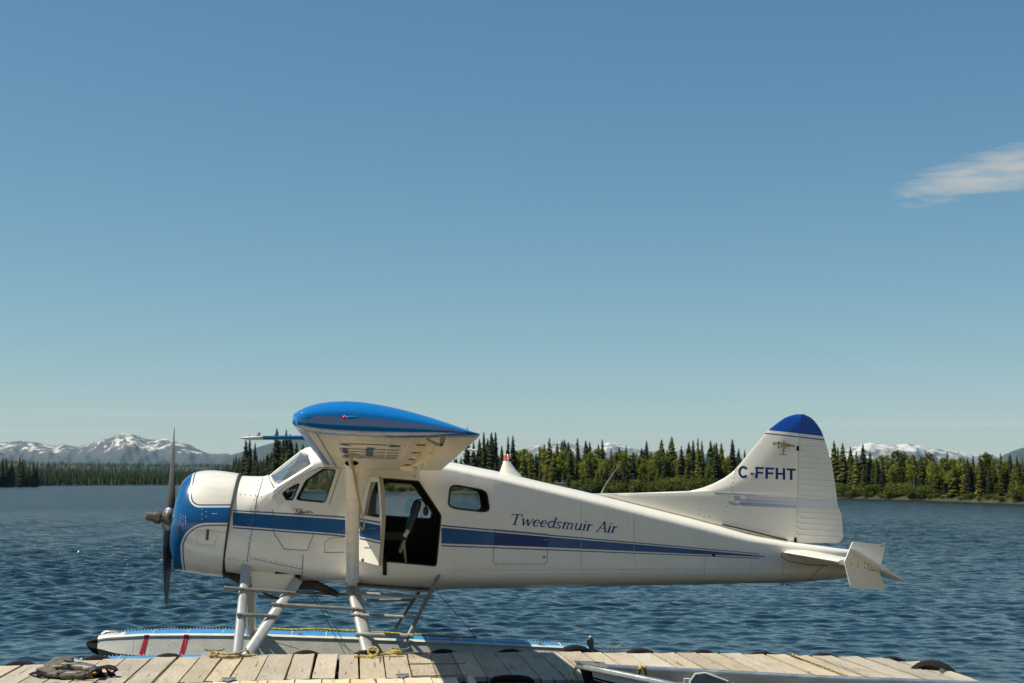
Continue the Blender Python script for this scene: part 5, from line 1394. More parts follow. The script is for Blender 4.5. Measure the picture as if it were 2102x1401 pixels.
for a, b in ((1437, 1044), (1449, 1046), (1459, 1048), (1435, 1055), (1457, 1058), (1445, 1060), (1455, 1061)): c.ellipsoid(SF(a, b, 0.001), (0.008, 0.004, 0.008), 6, 3)
P(c, 'rivets', M['rivet'], fin, kind='stuff')
c = MB()
for i in range(30): c.ellipsoid(SF(1630.5 - i * 0.14, 895 + i * 7, 0.001), (0.004, 0.003, 0.004), 5, 3)
P(c, 'rivets', M['seam_pale'], fin, kind='stuff')

# ---- tail cone stub, stabiliser, elevator and finlets
c = MB(); c.loft([[Vector((LP(x, 1150, 0).x, wd_ * math.cos(2 * PI * k / 14), LP(x, (t_ + b_) / 2, 0).z + (LP(x, t_, 0).z - LP(x, b_, 0).z) / 2 * math.sin(2 * PI * k / 14))) for k in range(14)] for x, t_, b_, wd_ in ((1690, 1118, 1190, .13), (1720, 1119, 1188, .1), (1738, 1121, 1184, .07))]); P(c, 'tail_cone', M['white'])
sLr = LP(1604, 1134, -0.15); yS = 2.262
pit = math.radians(4.5)
def sect(x0, z0, ch, T, ang, y, n=9, te_=0.0):
    d = Vector((math.cos(ang), 0, -math.sin(ang))); nn = Vector((math.sin(ang), 0, math.cos(ang))); r = []
    for i in range(n + 1):
        u = 1 - i / n; u = u * u if False else u; h = T * (2.2 * math.sqrt(max(0, u)) * (1 - u) ** 0.85 if te_ == 0 else 1); r.append((u, T * 1.9 * math.sqrt(u) * (1 - u) ** .7 + 0.003))
    return [Vector((x0, y, z0)) + d * (u * ch) + nn * h for u, h in r] + [Vector((x0, y, z0)) + d * (u * ch) - nn * h for u, h in reversed(r[:-1])]
for sgn in (-1, 1):
    c = MB(); rings = []
    for f in np.linspace(0, 1, 9):
        y = 0.05 + (yS - 0.05) * f; rings.append(sect(sLr.x + 0.02 + 0.02 * f, sLr.z + 0.01 - 0.01 * f, 0.66 - 0.20 * f, 0.062 - 0.016 * f, pit, sgn * y, 12))
    c.loft(rings); stb = P(c, 'stabiliser', M['white'], ang=60)
    if sgn < 0:
        e0 = LP(1752, 1127.5, -2.42); e1 = LP(1858, 1192.5, -2.42); ea = math.atan2(e0.z - e1.z, e1.x - e0.x); ech = (e1 - e0).length
        fp = [(1733.5, 1152), (1750, 1112.5), (1753, 1111), (1814, 1116), (1817.5, 1119), (1810, 1150), (1805, 1172), (1817, 1207), (1814, 1210), (1751, 1205), (1746, 1201)]
        fin_loc = [LP(a, b, -2.30) for a, b in fp]
    c = MB()
    for y0, y1 in ((0.12, 2.26), (2.315, 2.44)):
        n_ = 7 if y0 < 1 else 3; rings = []
        for f in np.linspace(0, 1, n_):
            y = y0 + (y1 - y0) * f; horn = y0 > 1
            if horn: rings.append(sect(e0.x, e0.z, ech, 0.036 * (1 - 0.55 * f * f), ea, sgn * y, 12))
            else:
                hx = sLr.x + 0.02 + 0.02 * f + (0.66 - 0.20 * f) * math.cos(pit) + 0.004; hz = sLr.z + 0.01 - 0.01 * f - (0.66 - 0.20 * f) * math.sin(pit)
                ex = e1.x + 0.10 * (1 - f); ez_ = e1.z; rings.append(sect(hx, hz, math.hypot(ex - hx, hz - ez_), 0.030, math.atan2(hz - ez_, ex - hx), sgn * y, 10))
        c.loft(rings)
    elv = P(c, 'elevator', M['white'], ang=60)
    c = MB(); q = [Vector((p.x, sgn * 2.30, p.z)) for p in fin_loc]; c.plate(q, [], (0, 1, 0), 0.03 * (1 if sgn < 0 else 1)); fl_ = P(c, 'finlet', M['white2'], smooth=False)
    if sgn < 0:
        c = MB()
        for a, b in ((1746, 1157), (1761, 1156), (1761, 1162), (1775, 1156), (1775, 1164), (1789, 1164), (1792, 1168)): c.ellipsoid(LP(a, b, -2.302), (0.010, 0.004, 0.010), 6, 3)
        c.box(LP(1811, 1119.5, -2.303), (0.04, 0.006, 0.012)); P(c, 'rivets', M['rivet'], fl_, kind='stuff')
        c = MB(); c.tube([LP(a, b, -2.302) for a, b in ((1783, 1156), (1783, 1168), (1800, 1171), (1805, 1168))], 0.004, 4); P(c, 'panel_seam', M['seam'], fl_)
    

# ---- open cabin door
th = math.radians(62); dq = LP(737, 1149, -0.63); dn_ = Vector((-math.sin(th), -math.cos(th), 0)); dd = Vector((math.cos(th), -math.sin(th), 0))
def LD(px, py): return LPP(px, py, dq, dn_)
outer = [LD(a, b) for a, b in ((737, 1149), (737, 1050), (748, 1012), (757, 984), (761, 978), (774, 977.5), (778, 981), (781, 1000), (784, 1062), (777, 1159.5))]
hole = [LD(a, b) for a, b in ((746.5, 1056), (752, 1024), (760.5, 988), (775, 987.5), (780, 1050), (778, 1062))]
c = MB(); c.plate(outer, [hole], -dn_, 0.055, 0, 1); door = P(c, 'cabin_door', [M['white'], M['tan']], smooth=False)
c = MB(); c.add([p - dn_ * 0.02 for p in hole], [tuple(range(len(hole)))]); P(c, 'door_window', M['glass'], door, smooth=False, fix=False)
SD = lambda px, py, off=0.003: LPP(px, py, dq + dn_ * off, dn_)
for top, bot, m in ((((738, 1062.5), (783.5, 1070.5)), ((738, 1065), (783.3, 1073)), 'blue'), (((738, 1069), (783.2, 1077.5)), ((738, 1099), (781, 1109)), 'blue'), (((738, 1102), (780.7, 1112.5)), ((738, 1104.5), (780.5, 1115)), 'blue')):
    strip(np.linspace(738, 780.5, 5), list(top), list(bot), M[m], 'stripe', 0.004, door, SD, 1)
c = MB(); c.tube([LP(770, 1083, -1.1), LP(757, 1082, -1.15), LP(740, 1090, -1.2)], 0.006, 5); P(c, 'door_stay', M['steel'], door)
strokes([([(748 + i * 2.2, 1121 + (i % 2)), (749.3 + i * 2.2, 1123 + (i % 2))], 1.3) for i in range(6)], SD, lambda a, b: (a, b), M['navy'], 'door_placard', door)
c = MB(); c.ellipsoid(SD(745, 1148), (0.02, 0.02, 0.02), 8, 5); P(c, 'door_latch', M['black'], door)

# ---- cabin interior
zf = prm(Xc(760))[2] + 0.16
c = MB(); c.box(((X0i + X1i) / 2, 0, zf + 0.04), (X1i - X0i - 0.05, 0.94, 0.03)); P(c, 'cabin_floor', M['inner'], smooth=False)
c = MB(); c.box((Xc(578), 0, LP(580, 1040, 0).z), (0.08, 1.05, 0.42)); P(c, 'instrument_panel', M['inner'], smooth=False)
c = MB(); c.ellipsoid(LP(575, 999, -0.15), (0.12, 0.35, 0.10), 14, 8); P(c, 'glareshield', M['strutm'])
c = MB(); c.box(LP(588, 1015, -0.35), (0.05, 0.16, 0.16)); c.ellipsoid(LP(593, 1012, -0.42), (0.05, 0.03, 0.05), 10, 6); P(c, 'control_yoke', M['seat'])
def seat(px0, py0, px1, py1, y):
    a = LP(px0, py0, y); b = LP(px1, py1, y)
    c = MB(); ax = (b - a).normalized(); fw = Vector((ax.z, 0, -ax.x)) 
    rings = []
    for f, wd_, th_ in ((0, .2, .05), (.06, .21, .055), (.5, .21, .05), (.92, .19, .045), (1, .15, .03)):
        p = a + (b - a) * f; rings.append([p + Vector((0, wd_ * math.copysign(abs(math.cos(t)) ** .5, math.cos(t)), 0)) + fw * (th_ * math.sin(t)) for t in [2 * PI * k / 20 for k in range(20)]])
    c.loft(rings); s_ = P(c, 'seat', M['seat'])
    c = MB(); c.box(a + Vector((-0.22, 0, -0.04)), (0.46, 0.40, 0.09)); P(c, 'seat_cushion', M['inner'], s_, smooth=True)
    c = MB()
    for yy in (-0.17, 0.17):
        p = a + Vector((0, yy, 0)); c.tube([p + (b - a) * 0.03, p + Vector((-0.05, 0, -0.12)), p + Vector((-0.10, 0, -0.25))], 0.018, 6); c.tube([p + Vector((-0.38, 0, -0.08)), p + Vector((-0.34, 0, -0.36))], 0.014, 6); c.tube([p + Vector((-0.05, 0, -0.1)), p + Vector((-0.02, 0, -0.38))], 0.014, 6)
    P(c, 'seat_frame', M['tan'], s_)
    c = MB(); c.box(a + Vector((-0.02, -0.21, 0.0)), (0.05, 0.02, 0.10), 0, Matrix.Rotation(0.5, 3, 'Y')); P(c, 'buckle', M['galv'], s_, smooth=False)
    return a, b
sa, sb = seat(836, 1092, 860, 1026, -0.22)
seat(680, 1085, 688, 1030, 0.25)
c = MB(); q = LP(790, 1153, -0.63); c.loft([[q + Vector((dx, dy, dz)) for dx, dy in ((-.025, 0), (.025, 0), (.025, -.006), (-.025, -.006))] for dz in (0.05, -0.02, -0.16)]); P(c, 'seat_belt_end', M['black'], smooth=False)

# ---- floats
YF = 1.5
dk = [(203, 1302), (214, 1296.5), (250, 1293), (309, 1289), (404, 1287.8), (476, 1288), (547, 1289), (742, 1295.5), (940, 1304), (1121, 1313.5), (1205, 1319)]
DKX = [LP(a, b, YF + 0.25).x for a, b in dk]; DKZ = [LP(a, b, YF + 0.25).z for a, b in dk]
XN, XT = LP(203, 1310, YF).x, LP(1205, 1320, YF).x
FHX = [XN, XN + 0.12, XN + 0.4, XN + 0.9, XN + 1.8, XN + 4.2, XT - 0.8, XT]; FHV = [0.10, 0.15, 0.215, 0.27, 0.325, 0.325, 0.23, 0.15]
def fring(X, y0):
    zd = float(np.interp(X, DKX, DKZ)); hw = float(np.interp(X, FHX, FHV)); s = (X - XN)
    dep = float(np.interp(s, [0, .25, 0.8, 2.0, 4.2, XT - XN], [.26, .40, .52, .60, .58, .22])); zc = zd - dep * 0.62; zk = zd - dep
    ch = hw * 1.36
    half = [(0, zk), (ch * 0.55, zk + (zc - zk) * 0.62), (ch, zc), (ch - 0.004, zc + 0.012), (hw + 0.012, zd - 0.062), (hw + 0.022, zd - 0.06), (hw + 0.022, zd - 0.040), (hw, zd - 0.034), (hw * 0.86, zd - 0.018), (hw * 0.62, zd - 0.007), (0, zd)]
    return [Vector((X, y0 - a, b)) for a, b in half] + [Vector((X, y0 + a, b)) for a, b in reversed(half[1:-1])]
FX = sorted(list(np.linspace(XN, XN + 1.0, 12)) + list(np.linspace(XN + 1.1, XT, 34)))
for y0, lab in ((-YF, 'nearer float against the dock edge'), (YF, 'farther float with red side stripes')):
    c = MB(); c.loft([fring(X, y0) for X in FX])
    # blue deck, bare metal elsewhere
    n = 20; faces_per = n
    mi = []
    for i, f in enumerate(c.f):
        j = i % n
        c.mi[i] = 1 if (i < (len(FX) - 1) * n and j in (8, 9, 10, 11) and FX[i // n] > XN + 0.28) else 0
    fl = P(c, 'float', [M['alu'], M['deck']], ang=25, label=lab)
    def fs(px, py, off=0.004, y0=y0):   # point on the camera-facing float side
        y = y0 - 0.38
        for _ in range(4):
            p = LP(px, py, y); zd = float(np.interp(p.x, DKX, DKZ)); hw = float(np.interp(p.x, FHX, FHV)); s = p.x - XN
            dep = float(np.interp(s, [0, .25, 0.8, 2.0, 4.2, XT - XN], [.26, .40, .52, .60, .58, .22])); f = min(1, max(0, (zd - 0.06 - p.z) / (dep * 0.62 - 0.06))); y = y0 - (hw + (hw * 1.36 - hw) * f)
        return LP(px, py, y - off)
    # rubber nose bumper
    zr = [v for v in fring(XN, y0)]; zc_ = sum(zr, Vector()) / len(zr)
    c = MB(); rings = []
    for f, r in ((0, 1.0), (0.25, .93), (0.55, .72), (0.8, .42), (0.95, .17), (1, .05)): rings.append([zc_ + Vector((-0.17 * f, 0, -0.02 * f)) + (v - zc_) * r * (1.04 if f == 0 else 1) for v in zr])
    c.loft(rings); P(c, 'nose_bumper', M['black'], fl)
    # red stripes round the side and over the gunwale
    for X in (LP(294, 1320, YF - .36).x, LP(376.5, 1320, YF - .36).x):
        c = MB(); wS = 0.032; rg = []
        def fz(Xa, k):
            r = fring(Xa, y0); return r[k]
        for Xa in (X - wS, X + wS):
            r = fring(Xa, y0); seq = [r[2] + Vector((-.03, 0, 0)), r[4] + Vector((.03, 0, 0)), r[5] + Vector((.03, 0, 0)), r[6] + Vector((.03, 0, 0)), r[7] + Vector((.03, 0, 0))]
            rg.append([p + Vector((0, -0.005, 0.004 if k > 2 else 0)) for k, p in enumerate(seq)])
        c.loft(rg, False, False, False); P(c, 'red_stripe', M['red'], fl, smooth=False, fix=False)
    # bright rivet rows along gunwale and frames
    c = MB()
    for i in range(150):
        X = XN + 0.1 + (XT - XN - 0.2) * i / 149; r = fring(X, y0); p = r[4]; c.ellipsoid(p + Vector((0, -0.002, -0.012)), (0.008, 0.005, 0.008), 5, 3)
        p = r[12]; c.ellipsoid(p + Vector((0, 0.0, 0.012)), (0.008, 0.006, 0.008), 5, 3)
    for k in range(26):
        X = XN + 0.5 + k * 0.235
        if X > XT - 0.5: break
        r = fring(X, y0); nrv = 10 if k % 3 == 0 else 4
        for i in range(nrv):
            f = (i + 0.5) / nrv; p = r[2].lerp(r[4], f); c.ellipsoid(p + Vector((0, -0.001, 0)), (0.007, 0.005, 0.007), 5, 3)
    P(c, 'rivets', M['rivet_w'], fl, kind='stuff')
    # deck seams
    for X in np.linspace(XN + 0.75, XT - 0.4, 13):
        r = fring(X, y0); c = MB(); c.tube([r[k] + Vector((0, 0, .002)) for k in (8, 9, 10, 11, 12)], 0.006, 5); P(c, 'deck_seam', M['plastic_w'], fl)
    for s, wd_ in ((0.45, .06),):
        r = fring(XN + 0.10, y0); c = MB(); c.tube([r[10] + Vector((-.06, -.05, 0.0)), r[10] + Vector((0.0, -.05, 0.035)), r[10] + Vector((.16, -.05, 0.03)), r[10] + Vector((.22, -.05, 0.0))], 0.011, 6); P(c, 'bow_handle', M['galv'], fl)
    for s in (2.75, 4.85, 6.1):
        r = fring(XN + s, y0); c = MB(); c.tube([r[8], r[8] + Vector((0, 0, .03))], .010, 6); c.tube([r[8] + Vector((-.045, 0, .03)), r[8] + Vector((.045, 0, .03))], .008, 6); P(c, 'deck_cleat', M['steel'], fl)
    r = fring(XT - 0.01, y0); c = MB(); c.box(r[10] + Vector((0.05, 0, 0.0)), (0.10, 0.06, 0.16)); c.ellipsoid(r[10] + Vector((0.06, 0, 0.1)), (0.035, 0.035, 0.035), 8, 6)
    c.plate([r[10] + Vector((.1, -.01, -.05)), r[10] + Vector((.22, -.01, -.1)), r[10] + Vector((.2, -.01, -.45)), r[10] + Vector((.08, -.01, -.4))], [], (0, 1, 0), 0.02); P(c, 'water_rudder', M['steel'], fl, smooth=False)
    c = MB(); r2 = fring(XN + 3.9, y0); r3 = fring(XT - 0.05, y0); c.tube([r2[10] + Vector((0, 0, .05)), r3[10] + Vector((0, 0, .06))], .004, 4); P(c, 'rudder_cable', M['wire'], fl)
# spreader bars between the floats
for px in (505, 765):
    X = LP(px, 1320, 0).x; zd = float(np.interp(X, DKX, DKZ)) - 0.14
    c = MB(); c.blade((X, -YF + 0.3, zd), (X, YF - 0.3, zd), 0.12, 0.06); P(c, 'spreader_bar', M['strutm'])
# float struts, near ones traced, far ones mirrored
def mir(p): return Vector((p.x, -p.y, p.z))
def dz_(p, y): X = p.x; return Vector((p.x, y, float(np.interp(X, DKX, DKZ)) - 0.03))
FS = [((506, 1151, -.47), (487, 1334, -1.22), .118, .06, 'strutm'), ((611, 1189, -.47), (505, 1334, -1.22), .135, .06, 'strutm'), ((722, 1199, -.47), (760, 1332, -1.22), .15, .065, 'strutm')]
fsl = []
for a, b, ch, th_, mm in FS:
    p0 = LP(*a); p1 = dz_(LP(b[0], b[1], b[2]), b[2]); c = MB(); c.blade(p0, p1, ch, th_, n=18); o_ = P(c, 'float_strut', M[mm]); fsl.append((p0, p1))
    c = MB(); c.box(p0 + Vector((0, 0.02, 0.02)), (0.07, 0.06, 0.09)); P(c, 'strut_fitting', M['black'], o_); c = MB(); c.ellipsoid(p1 + Vector((0, 0, 0.0)), (ch * .62, .06, .03), 10, 6); P(c, 'strut_foot', M['black'], o_)
    c = MB(); d = (p1 - p0).normalized()
    for i in range(4):
        for e in (0.03, 0.90):
            p = p0 + (p1 - p0) * (e + i * 0.022) + Vector((-.02 + .01 * (i % 2), -th_ / 2 - .002, 0)); c.ellipsoid(p, (.008, .005, .008), 6, 3)
    P(c, 'rivets', M['rivet'], o_, kind='stuff')
    q0, q1 = mir(p0), mir(p1); c = MB(); c.blade(q0, q1, ch * (1.0), th_, n=14); P(c, 'float_strut', M['strutw'])
# rear ladder rails and steps
r0 = LP(906, 1169, -.56); r1 = LP(825, 1330, -1.25)
for sg in (-1, 1):
    a, b = (r0, r1) if sg < 0 else (mir(r0), mir(r1)); c = MB(); c.blade(a, b, .05, .03, n=10); P(c, 'ladder_rail', M['bar'])
def on(pair, py):
    p0, p1 = pair; best = None
    for i in range(101):
        p = p0.lerp(p1, i / 100); w = l2w(p); rl = w - C0; ct, s_ = math.cos(TILT), math.sin(TILT); yy = 700.5 - F * ((-s_ * rl.y + ct * rl.z) / (ct * rl.y + s_ * rl.z))
        if best is None or abs(yy - py) < best[0]: best = (abs(yy - py), p)
    return best[1]
rail = (r0, r1)
def step(pa, pb, ea=0.0, eb=0.0, name='step_bar', h=.045):
    d = (pb - pa).normalized(); a = pa - d * ea + Vector((0, -.05, 0)); b = pb + d * eb + Vector((0, -.05, 0)); c = MB(); c.blade(a, b, h, .028, Vector((0, 0, 1)), n=10); o_ = P(c, name, M['bar'])
    c = MB()
    for p in (pa, pb): c.ellipsoid(p + Vector((0, -.068, 0)), (.010, .006, .010), 6, 3)
    P(c, 'bolt', M['black'], o_)
S1, S2, S3 = fsl
step(on(S1, 1208), on(S2, 1214), .24, .08); step(on(S1, 1259), on(S2, 1263), .05, .05); step(on(S2, 1239), on(S3, 1248), .12, .07); step(on(S3, 1216), on(rail, 1224), .10, .06); step(on(S3, 1260), on(rail, 1266), .10, .06); step(on(S3, 1301), on(rail, 1304), .1, .06, h=.06)
for a, b, yy in (((606, 1214), (722, 1219), .6), ((748, 1231), (845, 1230), .9), ((528, 1222), (570, 1226), .5)):
    c = MB(); c.blade(LP(*a, yy), LP(*b, yy), .04, .03, Vector((0, 0, 1)), n=8); P(c, 'step_bar', M['bar'])
for pts in (((632, 1212, -.2), (660, 1250, .4), (690, 1308, 1.2)), ((640, 1212, .2), (676, 1262, .8), (705, 1316, 1.3)), ((686, 1308, -.9), (725, 1337, -1.2)), ((505, 1300, 1.2), (612, 1330, -1.0)), ((896, 1212, 0.1), (940, 1262, .8), (978, 1308, 1.3))):
    c = MB(); c.tube([LP(*p) for p in pts], .0045, 4); P(c, 'bracing_wire', M['wire'])
# ================================================================== DOCK, BOAT AND THINGS ON THEM
DZ = 0.5
VP = Vector(((735 - 1051) / F, 1, 0)).normalized(); WD = Vector((VP.y, -VP.x, 0))
DANG = math.atan2(WD.y, WD.x)
def wl(px, py, z=DZ):
    p = at_z(px, py, z); return Vector((p.x * WD.x + p.y * WD.y, p.x * VP.x + p.y * VP.y))
def dw(w, l, z=DZ): p = WD * w + VP * l; return Vector((p.x, p.y, z))
def on_dock(px, py, h=0.0):
    p = at_z(px, py, DZ + h); return p
FE = sorted([tuple(wl(*q)) for q in ((-420, 1396), (-150, 1378), (0, 1365.5), (100, 1359), (200, 1352), (330, 1347), (450, 1343.5), (640, 1340.5), (836, 1340), (1000, 1336), (1180, 1335.5), (1480, 1339), (1640, 1342), (1725, 1345), (1830, 1350.5), (1870, 1356))])
def far_l(w): return float(np.interp(w, [q[0] for q in FE], [q[1] for q in FE]))
NE = sorted([tuple(wl(*q)) for q in ((-700, 1420), (0, 1407), (300, 1402), (440, 1396.5), (700, 1391), (960, 1387.5), (1170, 1393), (1400, 1400), (2000, 1404))])
def near_l(w): return float(np.interp(w, [q[0] for q in NE], [q[1] for q in NE]))
dock = empty('wooden_dock', (0, 15.5, 0), DANG, 'weathered wooden dock of wide cross planks along the floatplane', 'dock')
def to_dock(p): d = Vector(p) - Vector((0, 15.5, 0)); return Vector((d.x * WD.x + d.y * WD.y, d.x * VP.x + d.y * VP.y, d.z))
def plank_mesh(width, L, th, seed, name):
    g = random.Random(seed); nx, ny = 3, 9; top = []; bot = []
    for j in range(ny):
        for i in range(nx):
            x = (i / (nx - 1) - 0.5) * width; y = (j / (ny - 1) - 0.5) * L
            e = 0.0016 * math.sin(j * 1.7 + seed) * (1 if i != 1 else 0); cup = -0.005 * (1 - abs(i - 1)) + g.uniform(-.002, .002)
            endw = g.uniform(-0.018, 0.018) if j in (0, ny - 1) else 0
            top.append((x + e * 0.7, y + endw, cup)); bot.append((x + e * 0.7, y + endw, -th))
    mb = MB(); N = nx * ny; fs = []
    for j in range(ny - 1):
        for i in range(nx - 1):
            a = j * nx + i; fs.append((a, a + 1, a + nx + 1, a + nx))
    ed = [i for i in range(nx)] + [j * nx + nx - 1 for j in range(1, ny)] + [(ny - 1) * nx + i for i in range(nx - 2, -1, -1)] + [j * nx for j in range(ny - 2, 0, -1)]
    sides = [(ed[k], ed[k] + N, ed[(k + 1) % len(ed)] + N, ed[(k + 1) % len(ed)]) for k in range(len(ed))]
    mb.add(top + bot, fs + sides)
    return mb
# plank joints measured along the far edge, from left to right
w = wl(-430, 1396)[0]; wend = wl(1868, 1356)[0]; i = 0
while w < wend:
    wd_ = random.uniform(0.235, 0.285)
    gap = random.choice((0.010, 0.012, 0.014, 0.02, 0.026)) if random.random() < 0.8 else 0.035
    wc = w + wd_ / 2; a, b = near_l(wc), far_l(wc) + random.uniform(-0.035, 0.03)
    if wc > wend - 0.8: a = max(a, b - 2.1)
    L = b - a; mb = plank_mesh(wd_ - gap, L, 0.055, i, 'plank')
    o = mb.build('plank', M['wood'], dock, ang=40)
    o.location = to_dock(dw(wc, (a + b) / 2, DZ + random.uniform(-0.007, 0.004))); o.rotation_euler = (random.uniform(-.003, .003), random.uniform(-.012, .012), random.uniform(-.006, .006))
    w += wd_; i += 1
mb = MB()
for l0 in (0.12, 0.9, 1.75):
    pts = [dw(x, near_l(x) + l0 if l0 < 1.5 else far_l(x) - 0.12, DZ - 0.13) for x in np.linspace(wl(-430, 1396)[0], wend - 0.05, 24)]
    mb.loft([[to_dock(p + VP * dy + Vector((0, 0, dz))) for dy, dz in ((-.07, -.07), (.07, -.07), (.07, .07), (-.07, .07))] for p in pts])
mb.build('stringer_beam', M['beam'], dock, smooth=False)
mb = MB()
for x in np.linspace(wl(-430, 1396)[0] + 0.5, wend - 0.6, 9):
    mb.box(to_dock(dw(x, (near_l(x) + far_l(x)) / 2, 0.08)), (0.9, 1.5, 0.42))
mb.build('float_drum', M['black'], dock, smooth=False)
# thin steel straps across the shaded boards
for pts in (((836, 1361), (955, 1360)), ((803, 1339.5), (888, 1338.5)), ((846, 1386.5), (960, 1384.5))):
    mb = MB(); mb.tube([to_dock(on_dock(a, b, 0.008)) for a, b in pts], 0.008, 5); mb.build('steel_strap', M['steel'], dock)

# nearer section of new boards hinged to the dock
gw = empty('hinged_gangway', (0, 13.2, 0), DANG, 'gangway of newer pale boards hinged to the near edge of the dock', 'gangway')
def to_g(p): d = Vector(p) - Vector((0, 13.2, 0)); return Vector((d.x * WD.x + d.y * WD.y, d.x * VP.x + d.y * VP.y, d.z))
x0, x1 = wl(318, 1402)[0], wl(957, 1390)[0]; w = x0; i = 0
while w < x1 - 0.1:
    wd_ = min(random.uniform(0.262, 0.285), x1 - w); wc = w + wd_ / 2; b = near_l(wc) - 0.025; a = b - 2.3
    o = plank_mesh(wd_ - 0.012, b - a, 0.05, 50 + i, 'plank').build('plank', M['newwood'], gw, ang=40)
    o.location = to_g(dw(wc, (a + b) / 2, DZ + random.uniform(-.004, .004))); w += wd_; i += 1
mb = MB(); mb.box(to_g(dw((x0 + x1) / 2, near_l(0) - 1.1, 0.36)), (x1 - x0 - 0.1, 2.0, 0.16)); mb.build('gangway_frame', M['beam'], gw, smooth=False)
mb = MB(); q = wl(958, 1390); mb.box(to_g(dw(q[0] + 0.03, q[1] - 1.1, DZ - 0.03)), (0.06, 2.2, 0.10)); mb.build('edge_board', M['newwood'], gw, smooth=False)
for px, py in ((470, 1393.5), (826, 1386)):
    c = to_g(on_dock(px, py, 0.006)); mb = MB()
    mb.box(c + Vector((0, 0.045, 0.006)), (0.12, 0.05, 0.010)); mb.tube([c + Vector((-.07, 0.015, .012)), c + Vector((.07, 0.015, .012))], .012, 8)
    mb.plate([c + Vector((-.07, 0, .004)), c + Vector((.07, 0, .004)), c + Vector((.008, -.16, .004)), c + Vector((-.008, -.16, .004))], [], (0, 0, 1), .006)
    h_ = mb.build('hinge', M['galv'], gw, ang=30)
    mb = MB()
    for dx, dy in ((-.04, .045), (.04, .045), (-.035, -.03), (.035, -.03), (0, -.1)): mb.ellipsoid(c + Vector((dx, dy, .013)), (.009, .009, .004), 6, 3)
    mb.build('screw', M['steel'], h_)

# ---- tyres hung as fenders
def tyre_parts():
    mb = MB(); n = 40; rings = []
    for k in range(n):
        a = 2 * PI * k / n; lug = 1.0 if k % 2 else 0.985; r = []
        for (rad, x) in ((.19, -.05), (.22, -.075), (.27, -.085), (.305 * lug, -.07), (.31 * lug, -.03), (.312, -.006), (.303, 0), (.312, .006), (.31 * lug, .03), (.305 * lug, .07), (.27, .085), (.22, .075), (.19, .05), (.205, 0)):
            r.append((rad * math.cos(a), x, rad * math.sin(a)))
        rings.append(r)
    rings.append(rings[0]); mb.loft(rings, True, False, False)
    me = bpy.data.meshes.new('tyre'); me.from_pydata(mb.v, [], mb.f); me.materials.append(M['black'])
    bm = bmesh.new(); bm.from_mesh(me); bmesh.ops.remove_doubles(bm, verts=bm.verts, dist=1e-4); bmesh.ops.recalc_face_normals(bm, faces=bm.faces); bm.to_mesh(me); bm.free()
    me.polygons.foreach_set('use_smooth', [True] * len(me.polygons)); me.set_sharp_from_angle(angle=math.radians(35))
    rp = MB(); rp.tube([(0, -.1, .0), (0, -.09, .2), (0, -.1, .30), (.02, -.25, .31)], .010, 6); rm = bpy.data.meshes.new('hanger'); rm.from_pydata(rp.v, [], rp.f); rm.materials.append(M['wire'])
    return me, rm
TY, TR = tyre_parts()
fenders = [(40, 1361, .055, 'black tyre fender at the left end of the dock'), (193, 1353, .06, 'tyre fender behind the heap of life vests'), (343, 1347, .045, 'tyre fender near the second red float stripe'), (627, 1341, .05, 'tyre fender between the float struts'), (752, 1340, .045, 'tyre fender behind the yellow rope coil'), (912, 1339, .05, 'tyre fender in the wing shadow, left one'), (1050, 1337, .03, 'low tyre fender in the wing shadow, right one'), (1184, 1336, .105, 'large treaded tyre fender at the stern of the float'), (1319, 1338, .055, 'tyre fender just right of the dock cleat'), (1448, 1339.5, .045, 'tyre fender on the sunny right dock edge'), (1573, 1342, .028, 'nearly hidden tyre fender left of the mooring ring'), (1700, 1345, .03, 'low tyre fender right of the mooring ring'), (1842, 1353, .03, 'tyre fender left of the big leaning tyre')]
for px, py, h, lab in fenders:
    q = wl(px, py); e = empty('tyre_fender', dw(q[0], far_l(q[0]) + 0.125, DZ + h * 0.62 - 0.312), DANG + random.uniform(-.05, .05), lab, 'tyre', 'tyres hung along the dock edge')
    e.rotation_euler = (random.uniform(-.05, .05), random.uniform(0, 6), e.rotation_euler.z)
    link('tyre', TY, e)
q = wl(1915, 1372); e = empty('tyre_fender', at_z(1910, 1374, DZ) + Vector((0.05, 0.1, -0.215)), DANG - 0.5, 'big black tyre leaning at the right corner of the dock', 'tyre', 'tyres hung along the dock edge'); e.rotation_euler = (0.15, 1.0, DANG - .55); link('tyre', TY, e)
for px, py, lab in ((1192, 1398, 'tyre fender under the boat bow at the near dock edge'), (1018, 1406, 'black tyre under the dock edge in the wing shadow')):
    e = empty('tyre_fender', at_z(px, py, DZ - 0.1) + Vector((0, -0.12, -0.28)), DANG, lab, 'tyre', 'tyres on the near dock edge'); link('tyre', TY, e)
mb = MB(); mb.tube([(-.22, 0, -.05), (-.17, 0, -.02), (-.07, 0, -.012), (.08, .01, -.015), (.17, 0, -.025), (.23, 0, -.05)], [.022, .034, .04, .038, .034, .022], 10); o = mb.build('rubber_bumper', M['black'], label='black rubber roll on the near dock edge in the wing shadow', cat='bumper'); o.location = on_dock(1050, 1389, 0.015); o.rotation_euler = (0, 0, DANG)
mb = MB(); mb.box((0, 0, 0), (.20, .08, .06)); o = mb.build('rubber_bumper', M['black'], smooth=False, label='small black rubber block beyond the boat at right', cat='bumper'); o.location = on_dock(1792, 1397, 0.02); o.rotation_euler = (0, 0, DANG)

